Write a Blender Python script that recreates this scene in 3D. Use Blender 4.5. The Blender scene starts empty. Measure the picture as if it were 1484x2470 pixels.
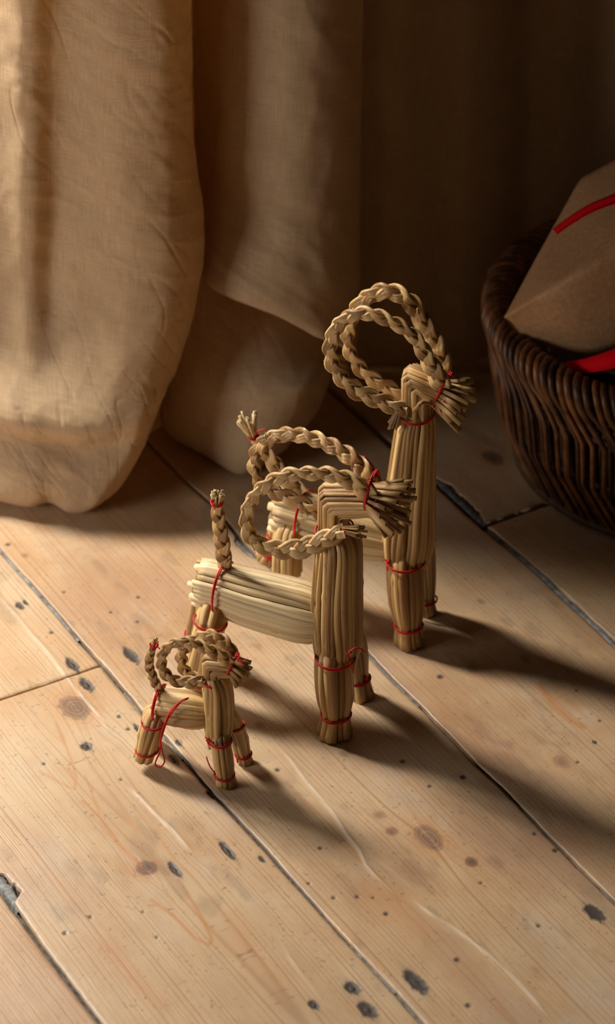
import bpy, math, random
import numpy as np
from mathutils import Vector

# ------------------------------------------------------------------ camera
FPX, PITCH = 6500.0, math.radians(33.5)
DIST = FPX / 3217.0
CAM = np.array([0, -DIST * math.cos(PITCH), DIST * math.sin(PITCH)])
FW = np.array([0, math.cos(PITCH), -math.sin(PITCH)])
UP = np.array([0, math.sin(PITCH), math.cos(PITCH)])
RT = np.array([1.0, 0, 0])
scene = bpy.context.scene
col = scene.collection
cd = bpy.data.cameras.new('camera'); cam = bpy.data.objects.new('camera', cd); col.objects.link(cam)
cam.location = CAM; cam.rotation_euler = (math.pi / 2 - PITCH, 0, 0)
cd.sensor_fit = 'HORIZONTAL'; cd.sensor_width = 24.0; cd.lens = FPX / 1484 * 24.0
cd.clip_start = 0.05
cd.dof.use_dof = True; cd.dof.focus_distance = 1.745; cd.dof.aperture_fstop = 8.0
scene.camera = cam
# ------------------------------------------------------------------ world and light
w = bpy.data.worlds.new('world'); scene.world = w; w.use_nodes = True
bg = w.node_tree.nodes['Background']; bg.inputs[0].default_value = (1.0, 0.66, 0.42, 1); bg.inputs[1].default_value = 0.036

def area(name, loc, target, sx, sy, power, colr, spread=math.pi):
    l = bpy.data.lights.new(name, 'AREA'); l.shape = 'RECTANGLE'; l.size = sx; l.size_y = sy
    l.energy = power; l.color = colr; l.spread = spread
    o = bpy.data.objects.new(name, l); col.objects.link(o); o.location = loc
    o.rotation_euler = (Vector(target) - Vector(loc)).to_track_quat('-Z', 'Y').to_euler()
    return o
area('window_light', (-0.68, 0.26, 0.80), (0.0, -0.25, 0.0), 0.15, 0.30, 26.5, (1.0, 0.91, 0.80))
area('window_sky_light', (-0.85, -0.52, 0.28), (0.0, 0.05, 0.15), 0.30, 0.26, 4.6, (1.0, 0.95, 0.90))
area('daylight_behind_curtain', (-0.24, 0.22, 0.55), (-0.17, 0.05, 0.36), 0.08, 0.2, 0.7, (1.0, 0.78, 0.40))
scene.view_settings.view_transform = 'Standard'; scene.view_settings.look = 'None'
scene.view_settings.gamma = 1.0; scene.view_settings.use_curve_mapping = False
scene.view_settings.exposure = -0.35

rnd = random.Random(7)
# ------------------------------------------------------------------ pixel helpers (photo 1484x2470) used only to measure places
def ray(px, py): return (px - 742) / FPX * RT + (1235 - py) / FPX * UP + FW
def on_z(px, py, z=0.0):
    r = ray(px, py); return CAM + (z - CAM[2]) / r[2] * r
def on_plane(px, py, p0, n):
    r = ray(px, py); return CAM + np.dot(p0 - CAM, n) / np.dot(r, n) * r
def x_at(px, y, z):
    d = np.dot(np.array([0, y, z]) - CAM, FW); return (px - 742) / FPX * d

# ------------------------------------------------------------------ object helpers
def mesh_obj(name, V, F, mat, parent=None, uv=None, smooth=True, attrs=None):
    me = bpy.data.meshes.new(name)
    V = np.asarray(V, dtype=np.float64)
    F = F if isinstance(F, list) else np.asarray(F).tolist()
    me.from_pydata(V.tolist(), [], F)
    if smooth: me.polygons.foreach_set('use_smooth', [True] * len(me.polygons))
    if uv is not None:
        ul = me.uv_layers.new(name='UVMap')
        li = np.empty(len(me.loops), dtype=np.int32); me.loops.foreach_get('vertex_index', li)
        ul.data.foreach_set('uv', np.asarray(uv, dtype=np.float32)[li].ravel())
    for an, arr in (attrs or {}).items():
        a = me.attributes.new(an, 'FLOAT_VECTOR', 'POINT')
        a.data.foreach_set('vector', np.asarray(arr, dtype=np.float32).ravel())
    me.materials.append(mat); me.update()
    o = bpy.data.objects.new(name, me); col.objects.link(o)
    if parent is not None: o.parent = parent; o.matrix_parent_inverse = parent.matrix_world.inverted()
    return o
def thing(name, label, cat, loc=(0, 0, 0), kind=None):
    o = bpy.data.objects.new(name, None); col.objects.link(o); o.location = loc
    o.empty_display_size = 0.02
    if label: o['label'] = label
    if cat: o['category'] = cat
    if kind: o['kind'] = kind
    bpy.context.view_layer.update()
    return o

# ------------------------------------------------------------------ noise
def hash2(ix, iy, seed):
    h = (ix * 374761393 + iy * 668265263 + seed * 982451653) & 0xffffffff
    h = ((h ^ (h >> 13)) * 1274126177) & 0xffffffff
    return ((h ^ (h >> 16)) & 0xffffff) / float(0xffffff)
def vnoise(x, y, seed=0):
    x = np.asarray(x, float); y = np.asarray(y, float)
    ix = np.floor(x).astype(np.int64); iy = np.floor(y).astype(np.int64); fx = x - ix; fy = y - iy
    fx = fx * fx * (3 - 2 * fx); fy = fy * fy * (3 - 2 * fy)
    a = hash2(ix, iy, seed); b = hash2(ix + 1, iy, seed); c = hash2(ix, iy + 1, seed); d = hash2(ix + 1, iy + 1, seed)
    return (a * (1 - fx) + b * fx) * (1 - fy) + (c * (1 - fx) + d * fx) * fy
def fbm(x, y, seed=0, o=3):
    s = 0; a = .5; t = 0
    for k in range(o): s = s + a * vnoise(x * 2 ** k, y * 2 ** k, seed + k * 17); t += a; a *= .5
    return s / t - .5
def smooth(a, b, x): t = np.clip((x - a) / (b - a), 0, 1); return t * t * (3 - 2 * t)

# ------------------------------------------------------------------ materials
def newmat(name):
    m = bpy.data.materials.new(name); m.use_nodes = True; nt = m.node_tree
    return m, nt, nt.nodes['Principled BSDF'], nt.nodes['Material Output']
class NB:
    def __init__(s, nt): s.nt = nt
    def n(s, t, **kw):
        x = s.nt.nodes.new(t)
        for k, v in kw.items():
            if k.startswith('i_'):
                key = k[2:]; key = int(key) if key.isdigit() else key
                x.inputs[key].default_value = v
            else: setattr(x, k, v)
        return x
    def l(s, a, b): s.nt.links.new(a, b)
    def val(s, v, sock):
        if hasattr(v, 'is_linked') or isinstance(v, bpy.types.NodeSocket): s.l(v, sock)
        else: sock.default_value = v
    def math(s, op, a, b=0.0, clamp=False):
        x = s.nt.nodes.new('ShaderNodeMath'); x.operation = op; x.use_clamp = clamp
        s.val(a, x.inputs[0]); s.val(b, x.inputs[1]); return x.outputs[0]
    def mix(s, f, a, b, mode='MIX'):
        x = s.nt.nodes.new('ShaderNodeMix'); x.data_type = 'RGBA'; x.blend_type = mode
        s.val(f, x.inputs[0]); s.val(a, x.inputs[6]); s.val(b, x.inputs[7]); return x.outputs[2]
    def ramp(s, f, stops):
        x = s.nt.nodes.new('ShaderNodeValToRGB'); s.l(f, x.inputs[0]); cr = x.color_ramp
        while len(cr.elements) < len(stops): cr.elements.new(.5)
        for e, (p, c) in zip(cr.elements, stops): e.position = p; e.color = c if len(c) == 4 else (*c, 1)
        return x.outputs[0]
    def comb(s, a, b, c=0.0):
        x = s.nt.nodes.new('ShaderNodeCombineXYZ')
        for i, v in enumerate((a, b, c)): s.val(v, x.inputs[i])
        return x.outputs[0]
    def noise(s, vec, scale=1, detail=2, rough=.5):
        x = s.nt.nodes.new('ShaderNodeTexNoise'); s.l(vec, x.inputs['Vector'])
        x.inputs['Scale'].default_value = scale; x.inputs['Detail'].default_value = detail; x.inputs['Roughness'].default_value = rough
        return x.outputs[0]
    def bump(s, h, dist, strength=1.0, normal=None):
        x = s.nt.nodes.new('ShaderNodeBump'); s.l(h, x.inputs['Height'])
        x.inputs['Distance'].default_value = dist; x.inputs['Strength'].default_value = strength
        if normal: s.l(normal, x.inputs['Normal'])
        return x.outputs[0]

def straw_mat(name, c1, c2, c3, rough=.42, streak=1.0):
    m, nt, b, out = newmat(name); N = NB(nt)
    uv = N.n('ShaderNodeUVMap').outputs[0]
    sx = N.n('ShaderNodeSeparateXYZ'); N.l(uv, sx.inputs[0])
    oi = N.n('ShaderNodeObjectInfo').outputs['Random']
    r10 = N.math('MULTIPLY', oi, 37.0)
    v = N.comb(N.math('MULTIPLY', sx.outputs[0], 26.0), N.math('MULTIPLY', sx.outputs[1], 22.0), r10)
    st = N.noise(v, 1, 3, .6)
    v2 = N.comb(N.math('MULTIPLY', sx.outputs[0], 3.0), N.math('MULTIPLY', sx.outputs[1], 75.0), r10)
    bl = N.noise(v2, 1, 2, .5)
    base = N.ramp(N.math('ADD', N.math('MULTIPLY', st, .7), N.math('MULTIPLY', N.math('SUBTRACT', oi, .5), .34)),
                  [(.22, c3), (.38, c1), (.58, c2)])
    base = N.mix(N.math('MULTIPLY', N.math('GREATER_THAN', bl, .69), .35), base, (c3[0] * .5, c3[1] * .45, c3[2] * .4, 1))
    nt.links.new(base, b.inputs['Base Color'])
    b.inputs['Roughness'].default_value = rough
    b.inputs['Specular IOR Level'].default_value = .55
    nt.links.new(N.bump(st, .0006, .55 * streak), b.inputs['Normal'])
    return m
M_STRAW = straw_mat('straw', (.56, .36, .14), (.72, .51, .23), (.30, .16, .05))
M_STRAWB = straw_mat('straw_pale', (.68, .53, .29), (.78, .64, .39), (.45, .31, .14))
M_BRAID = straw_mat('straw_braid', (.57, .345, .125), (.74, .53, .26), (.30, .155, .05), .27, 1.3)
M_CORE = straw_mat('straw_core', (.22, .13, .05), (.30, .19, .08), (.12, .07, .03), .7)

M_RED, nt, b, _ = newmat('red_thread'); N = NB(nt)
b.inputs['Base Color'].default_value = (.62, .012, .010, 1); b.inputs['Roughness'].default_value = .75
tc = N.n('ShaderNodeUVMap').outputs[0]; s_ = N.n('ShaderNodeSeparateXYZ'); N.l(tc, s_.inputs[0])
tw = N.math('SINE', N.math('ADD', N.math('MULTIPLY', s_.outputs[0], 12.566), N.math('MULTIPLY', s_.outputs[1], 4200.0)))
N.l(N.bump(tw, .0002, .6), b.inputs['Normal'])

def wood_mat():
    m, nt, b, out = newmat('old_pine'); N = NB(nt)
    ga = N.n('ShaderNodeAttribute', attribute_name='grain'); ma = N.n('ShaderNodeAttribute', attribute_name='marks'); mb = N.n('ShaderNodeAttribute', attribute_name='wear_glint')
    g = N.n('ShaderNodeSeparateXYZ'); N.l(ga.outputs['Vector'], g.inputs[0])
    mk = N.n('ShaderNodeSeparateXYZ'); N.l(ma.outputs['Vector'], mk.inputs[0])
    wr = N.n('ShaderNodeSeparateXYZ'); N.l(mb.outputs['Vector'], wr.inputs[0])
    gx, gs, kd = g.outputs; knot, orange, dirt = mk.outputs; worn, pid, knotr = wr.outputs
    oi = N.math('MULTIPLY', pid, 13.7)
    # growth rings : 1-D noise across the warped grain coordinate
    ring1 = N.noise(N.comb(N.math('MULTIPLY', gx, 330.0), N.math('MULTIPLY', gs, 1.3), oi), 1, 1, .4)
    ring2 = N.noise(N.comb(N.math('MULTIPLY', gx, 120.0), N.math('MULTIPLY', gs, .7), oi), 1, 2, .5)
    sine = N.math('SINE', N.math('ADD', N.math('MULTIPLY', gx, 1900.0), N.math('MULTIPLY', ring2, 14.0)))
    late = N.math('MULTIPLY', N.math('POWER', N.math('MULTIPLY', N.math('ADD', sine, 1.0), .5), 5.0),
                  N.math('MULTIPLY', N.math('SUBTRACT', ring1, .28), 1.5, True))
    fine = N.noise(N.comb(N.math('MULTIPLY', gx, 1500.0), N.math('MULTIPLY', gs, 22.0), oi), 1, 3, .6)
    pl = N.comb(N.math('MULTIPLY', gx, 9.0), N.math('MULTIPLY', gs, 5.0), oi)
    blotch = N.noise(pl, 1.6, 4, .6)
    blotch2 = N.noise(N.comb(N.math('MULTIPLY', gx, 30.0), N.math('MULTIPLY', gs, 9.0), oi), 1.0, 5, .65)
    c = N.ramp(blotch, [(.30, (.44, .265, .140)), (.48, (.55, .375, .215)), (.66, (.60, .455, .290))])
    hue = N.noise(N.comb(N.math('MULTIPLY', gx, 40.0), N.math('MULTIPLY', gs, 4.0), N.math('ADD', oi, 9.0)), 1, 3, .6)
    lc = N.mix(N.math('MULTIPLY', N.math('SUBTRACT', hue, .4, True), 5.0, True), (.24, .145, .085, 1), (.46, .195, .055, 1))
    pale = N.noise(N.comb(N.math('MULTIPLY', gx, 24.0), N.math('MULTIPLY', gs, 10.0), N.math('ADD', oi, 21.0)), 1, 4, .65)
    c = N.mix(N.math('MULTIPLY', N.math('SUBTRACT', pale, .52, True), 3.2, True), c, (.57, .50, .40, 1))
    pink = N.noise(N.comb(N.math('MULTIPLY', gx, 14.0), N.math('MULTIPLY', gs, 7.0), N.math('ADD', oi, 33.0)), 1, 4, .6)
    c = N.mix(N.math('MULTIPLY', N.math('SUBTRACT', pink, .53, True), 3.5, True), c, (.43, .265, .175, 1))
    c = N.mix(N.math('MULTIPLY', late, 1.0), c, lc)
    c = N.mix(N.math('MULTIPLY', N.math('SUBTRACT', blotch2, .50, True), 1.6, True), c, (.30, .19, .12, 1))
    c = N.mix(N.math('MULTIPLY', fine, .28), c, (.33, .20, .11, 1))
    speck = N.noise(N.comb(N.math('MULTIPLY', gx, 420.0), N.math('MULTIPLY', gs, 260.0), oi), 1, 2, .5)
    c = N.mix(N.math('MULTIPLY', N.math('SUBTRACT', speck, .63, True), 4.0, True), c, (.13, .09, .065, 1))
    # scratches
    scr = N.noise(N.comb(N.math('MULTIPLY', gx, 900.0), N.math('MULTIPLY', gs, 5.0), N.math('ADD', oi, 5.0)), 1, 1, .5)
    c = N.mix(N.math('MULTIPLY', N.math('GREATER_THAN', scr, .765), .25), c, (.72, .60, .45, 1))
    # knots
    kr = N.math('SINE', N.math('ADD', N.math('MULTIPLY', kd, 24.0), N.math('MULTIPLY', fine, 4.0)))
    kc = N.mix(N.math('MULTIPLY', N.math('ADD', kr, 1.0), .5), (.11, .055, .040, 1), (.23, .115, .065, 1))
    c = N.mix(N.math('MULTIPLY', knot, .88, True), c, kc)
    c = N.mix(N.math('MULTIPLY', orange, .85, True), c, (.47, .20, .065, 1))
    c = N.mix(N.math('MULTIPLY', dirt, .95, True), c, (.045, .040, .042, 1))
    c = N.mix(N.math('MULTIPLY', worn, .85, True), c, (.80, .72, .60, 1))  # pale colour for rubbed ridges, with the highlight they catch painted in
    N.l(c, b.inputs['Base Color'])
    ro = N.math('ADD', .30, N.math('MULTIPLY', fine, .24)); N.l(ro, b.inputs['Roughness'])
    b.inputs['Specular IOR Level'].default_value = .5
    h = N.math('ADD', N.math('MULTIPLY', fine, .45), N.math('MULTIPLY', late, .28))
    h = N.math('ADD', h, N.math('MULTIPLY', blotch2, .8))
    N.l(N.bump(h, .00045, .55), b.inputs['Normal'])
    return m
M_WOOD = wood_mat()

def simple_mat(name, c1, c2, scale, rough=.7, bumpd=.0005, stretch=(1, 1, 1), detail=4, spec=.3):
    m, nt, b, out = newmat(name); N = NB(nt)
    tc = N.n('ShaderNodeTexCoord').outputs['Object']; mp = N.n('ShaderNodeMapping'); N.l(tc, mp.inputs[0]); mp.inputs['Scale'].default_value = stretch
    n1 = N.noise(mp.outputs[0], scale, detail, .6)
    N.l(N.ramp(n1, [(.35, c1), (.65, c2)]), b.inputs['Base Color'])
    b.inputs['Roughness'].default_value = rough; b.inputs['Specular IOR Level'].default_value = spec
    N.l(N.bump(n1, bumpd, .7), b.inputs['Normal'])
    return m
M_FILL = simple_mat('gap_filler', (.10, .10, .10), (.34, .36, .36), 160, .75, .001)
M_FILLD = simple_mat('dark_gap_filler', (.05, .046, .042), (.17, .165, .16), 220, .8, .001)
M_VOID = simple_mat('subfloor', (.015, .01, .008), (.03, .02, .015), 40, .9)
M_NAIL = simple_mat('rusty_nail', (.022, .013, .012), (.07, .040, .032), 500, .6, .0006, spec=.4)
M_WALL = simple_mat('dark_wall', (.10, .075, .055), (.13, .10, .075), 6, .9)

def cloth_mat(name, base1, base2, trans):
    m, nt, b, out = newmat(name); N = NB(nt)
    uv = N.n('ShaderNodeUVMap').outputs[0]; s = N.n('ShaderNodeSeparateXYZ'); N.l(uv, s.inputs[0])
    u, v = s.outputs[0], s.outputs[1]
    wob = N.noise(uv, 40, 2, .5)
    uu = N.math('ADD', u, N.math('MULTIPLY', wob, .0012)); vv = N.math('ADD', v, N.math('MULTIPLY', wob, .0012))
    wu = N.math('SINE', N.math('MULTIPLY', uu, 7500.0)); wv = N.math('SINE', N.math('MULTIPLY', vv, 7500.0))
    weave = N.math('MULTIPLY', wu, wv)
    slubh = N.noise(N.comb(N.math('MULTIPLY', u, 45.0), N.math('MULTIPLY', v, 1500.0)), 1, 3, .65)
    slubv = N.noise(N.comb(N.math('MULTIPLY', u, 1500.0), N.math('MULTIPLY', v, 45.0)), 1, 3, .65)
    sl = N.math('MULTIPLY', N.math('ADD', slubh, slubv), .5)
    big = N.noise(uv, 14, 4, .6)
    c = N.mix(N.math('MULTIPLY', N.math('SUBTRACT', sl, .40), 4.5, True), base1, base2)
    c = N.mix(N.math('MULTIPLY', N.math('SUBTRACT', big, .5, True), .9, True), c, (base1[0] * .72, base1[1] * .66, base1[2] * .6, 1))
    flecks = N.math('GREATER_THAN', slubh, .66)
    c = N.mix(N.math('MULTIPLY', flecks, .6), c, (base1[0] * .42, base1[1] * .33, base1[2] * .25, 1))
    N.l(c, b.inputs['Base Color']); b.inputs['Roughness'].default_value = .95; b.inputs['Specular IOR Level'].default_value = .12
    wr1 = N.noise(N.comb(N.math('ADD', N.math('MULTIPLY', u, 22.0), N.math('MULTIPLY', v, 60.0)), N.math('SUBTRACT', N.math('MULTIPLY', v, 18.0), N.math('MULTIPLY', u, 8.0))), 1, 3, .55)
    wrb = N.bump(wr1, .006, .35)
    hb = N.math('ADD', N.math('MULTIPLY', weave, .7), N.math('MULTIPLY', sl, 1.3))
    nb = N.bump(hb, .00035, .8, wrb)
    N.l(nb, b.inputs['Normal'])
    tr = nt.nodes.new('ShaderNodeBsdfTranslucent'); N.l(N.mix(1.0, c, (1.0, .74, .42, 1), 'MULTIPLY'), tr.inputs[0]); N.l(nb, tr.inputs['Normal'])
    mx = nt.nodes.new('ShaderNodeMixShader'); mx.inputs[0].default_value = trans
    N.l(b.outputs[0], mx.inputs[1]); N.l(tr.outputs[0], mx.inputs[2]); N.l(mx.outputs[0], out.inputs[0])
    return m
M_LINEN = cloth_mat('linen', (.53, .365, .215, 1), (.69, .53, .35, 1), .17)

# ================================================================== FLOOR
ANG = math.radians(30.5)
DP = np.array([math.sin(ANG), -math.cos(ANG)]); DQ = np.array([math.cos(ANG), math.sin(ANG)])
def sq(px, py):
    p = on_z(px, py)[:2]; return float(p @ DP), float(p @ DQ)
floor = thing('floor', 'worn old pine plank floor with knots, nail holes and grey filled gaps', None, kind='structure')
# seam centres (q as a function of s) and half gap on each side
seam_px = {
    0: [(12, 2161), (60, 2228), (128, 2320), (243, 2470)],
    1: [(0, 1327), (60, 1393), (145, 1489), (195, 1550), (249, 1607), (350, 1728), (404, 1785), (516, 1915), (621, 2028), (738, 2161), (864, 2299), (949, 2388), (1017, 2464)],
    2: [(447, 1160), (517, 1220), (588, 1311), (868, 1554), (940, 1632), (1025, 1714), (1156, 1849), (1206, 1894), (1314, 2008), (1405, 2099), (1484, 2177)],
    3: [(799, 941), (955, 1083), (1046, 1154), (1165, 1267), (1313, 1391), (1484, 1553)]}
seams = {}
for k, pts in seam_px.items():
    a = np.array([sq(*p) for p in pts]); a = a[a[:, 0].argsort()]
    a = np.vstack([[-3, a[:, 1].mean()], [a[0, 0] - .12, a[:, 1].mean()], a, [a[-1, 0] + .12, a[:, 1].mean()], [3, a[:, 1].mean()]])
    seams[k] = a
for k, q in ((-3, -.86), (-2, -.70), (-1, -.54), (4, .265), (5, .43), (6, .59), (7, .75)):
    seams[k] = np.array([[-3, q], [3, q]])
halfgap = {0: .0021, 1: .0019, 2: .0017, 3: .0034, 4: .0015}
def seam(k, s):
    return np.interp(s, seams[k][:, 0], seams[k][:, 1]) + .0009 * fbm(s * 30, s * 0 + k * 7.7, k + 40, 3)

LINES = {  # worn ridges with their highlights painted pale, pixel polylines : width (m)
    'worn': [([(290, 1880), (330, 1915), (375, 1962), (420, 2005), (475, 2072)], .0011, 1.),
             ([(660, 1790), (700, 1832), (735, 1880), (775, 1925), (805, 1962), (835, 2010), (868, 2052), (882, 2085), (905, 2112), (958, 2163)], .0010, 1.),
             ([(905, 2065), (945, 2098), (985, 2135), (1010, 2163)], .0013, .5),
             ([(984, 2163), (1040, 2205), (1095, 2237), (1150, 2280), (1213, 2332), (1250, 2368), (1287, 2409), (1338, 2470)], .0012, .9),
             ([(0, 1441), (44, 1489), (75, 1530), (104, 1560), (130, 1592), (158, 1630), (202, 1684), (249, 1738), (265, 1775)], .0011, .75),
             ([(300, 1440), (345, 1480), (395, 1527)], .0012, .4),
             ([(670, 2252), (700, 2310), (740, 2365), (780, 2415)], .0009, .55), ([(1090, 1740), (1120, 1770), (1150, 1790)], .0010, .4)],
    'orange': [([(200, 1932), (240, 1970), (285, 2035), (322, 2070), (348, 2098)], .0012, .8), ([(205, 1870), (225, 1920), (250, 1990), (290, 2040)], .0008, .6),
               ([(365, 2170), (420, 2210), (470, 2262), (505, 2280), (512, 2265), (480, 2200), (445, 2145), (430, 2122)], .0011, .85),
               ([(95, 1860), (140, 1886), (180, 1905), (182, 1885), (165, 1852)], .0009, .6), ([(135, 1745), (155, 1790), (175, 1840), (185, 1880)], .0010, .6),
               ([(260, 2285), (300, 2330), (345, 2380), (390, 2425)], .0052, .35), ([(1300, 1650), (1335, 1697), (1375, 1735), (1405, 1752)], .0030, .75),
               ([(900, 2140), (960, 2200), (1010, 2250)], .012, .30), ([(1090, 1700), (1150, 1745), (1200, 1800), (1260, 1850)], .0010, .35),
               ([(470, 1990), (530, 2030), (580, 2090)], .006, .15), ([(560, 2200), (610, 2290), (680, 2370)], .008, .22)]}
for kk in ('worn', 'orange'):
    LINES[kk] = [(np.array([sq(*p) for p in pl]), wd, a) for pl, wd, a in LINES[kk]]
KNOTS = [  # px, py, radius along s, radius across q, darkness, halo
    (182, 1706, .0150, .0112, .85, 1.0), (352, 2093, .0075, .0075, 1, .9), (1036, 2022, .0145, .0082, .75, 1.), (945, 2005, .0045, .0042, .7, .5),
    (915, 1967, .0045, .0042, .45, .3), (1138, 2080, .0052, .0045, .9, .6), (1355, 1838, .0075, .0050, .5, .8), (1190, 1104, .012, .0075, .9, 1.),
    (627, 1748, .0040, .0035, .5, .4), (1270, 1590, .006, .004, .45, .5), (1140, 1615, .005, .004, .45, .5), (1160, 1450, .004, .003, .4, .3),
    (60, 1340, .004, .0028, .5, .3), (830, 1820, .004, .003, .35, .3), (355, 2048, .008, .0035, .25, .2), (395, 2098, .006, .003, .25, .2),
    (20, 2060, .01, .006, .2, .3), (620, 1560, .005, .003, .3, .3)]
KN = [(*sq(a, b_), c, d, e, h) for a, b_, c, d, e, h in KNOTS]
NAILS = [(48, 1461, .0042, .0026), (62, 1453, .003, .0016), (175, 1603, .0078, .0034), (210, 1652, .0075, .0036), (317, 1582, .0098, .0036), (208, 1800, .0042, .0038),
         (335, 1760, .0060, .0020), (432, 1792, .0040, .0018), (420, 1832, .0060, .0022), (549, 2052, .0095, .0028), (632, 2072, .0035, .0018),
         (422, 2098, .0075, .0028), (850, 2383, .0055, .0042), (887, 2436, .0072, .0046), (1003, 2368, .0105, .0046), (1435, 2203, .0080, .0048),
         (758, 2424, .0042, .0028), (1435, 1790, .002, .0012)]
SPECKS = [(862, 2163, 1.5), (932, 2204, 1.8), (773, 2045, 1.5), (670, 1857, 1.8), (1037, 1897, 1.4), (1119, 1875, 2.2), (107, 1842, 1.5), (292, 1879, 1.2), (157, 2251, 1.7),
          (218, 2212, 1.5), (345, 2199, 1.1), (378, 2261, 1.1), (1130, 2425, 1.9), (1103, 2315, 1.9), (1290, 2012, 1.4), (1340, 2052, 1.9), (1300, 2234, 1.4), (973, 1837, 1.9),
          (288, 1728, 1.7), (310, 1758, 1.7), (125, 1525, 1.8), (334, 1441, 1.5), (268, 1477, 1.3), (332, 1500, 1.5), (805, 2165, 1.5), (745, 2130, 1.2), (420, 1838, 1.2),
          (1500, 2100, 1.2), (900, 2165, 1.1), (1160, 2130, 1.2), (1394, 1838, 1.2), (1448, 1738, 1.2), (1392, 1665, 1.2), (1063, 1632, 2.4), (155, 1428, 1.3), (20, 1313, 2.0)]
NL = [(*sq(a, b_), c * 1.12, d * 1.02) for a, b_, c, d in NAILS]
SP = [(*sq(a, b_), c * .001) for a, b_, c in SPECKS]

def dist_poly(S, Q, pl):
    d = np.full(S.shape, 9.)
    for (s0, q0), (s1, q1) in zip(pl[:-1], pl[1:]):
        vx, vy = s1 - s0, q1 - q0; L = vx * vx + vy * vy + 1e-12
        t = np.clip(((S - s0) * vx + (Q - q0) * vy) / L, 0, 1)
        d = np.minimum(d, np.hypot(S - s0 - t * vx, Q - q0 - t * vy))
    return d
def srange(a, b, f0=-.30, f1=.62, fine=.0014, coarse=.03):
    out = []
    x = a
    while x < b - 1e-6:
        out.append(x); st = fine if f0 <= x < f1 else coarse
        if x < f0 < x + st: st = f0 - x + 1e-9
        x += st
    out.append(b); return np.array(out)
NOTCH = []  # (seam, side, s0, s1, depth): broken plank edges
def notch(k, side, p0, p1, depth): NOTCH.append((k, side, sq(*p0)[0], sq(*p1)[0], depth))
notch(0, 1, (-30, 2105), (40, 2175), .010)
notch(2, -1, (570, 1292), (618, 1352), .0045)
notch(3, 1, (1050, 1155), (1168, 1262), .006)
notch(3, -1, (1050, 1155), (1168, 1262), .0012)
notch(1, -1, (505, 1902), (530, 1925), .002)
def edge(k, side, s):
    e = seam(k, s) + side * (halfgap.get(k, .0016) * (.75 + .6 * fbm(s * 14, s * 0 + 3.3 * k, 77, 2)) + .0006 * fbm(s * 160, s * 0 + side * 9, 5 + k, 3))
    for kk, sd, a, b_, dpt in NOTCH:
        if kk == k and sd == side:
            t = (s - a) / (b_ - a); e = e + side * np.where((t > 0) & (t < 1), dpt * np.clip(np.minimum(t, 1 - t) * 5, 0, 1) * (.8 + .5 * fbm(s * 220, s * 0, 9, 2)), 0)
    return e
plank_id = 0
VIS = np.array([sq(px, py) for px in range(-60, 1560, 30) for py in range(860, 2560, 30)])
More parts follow.
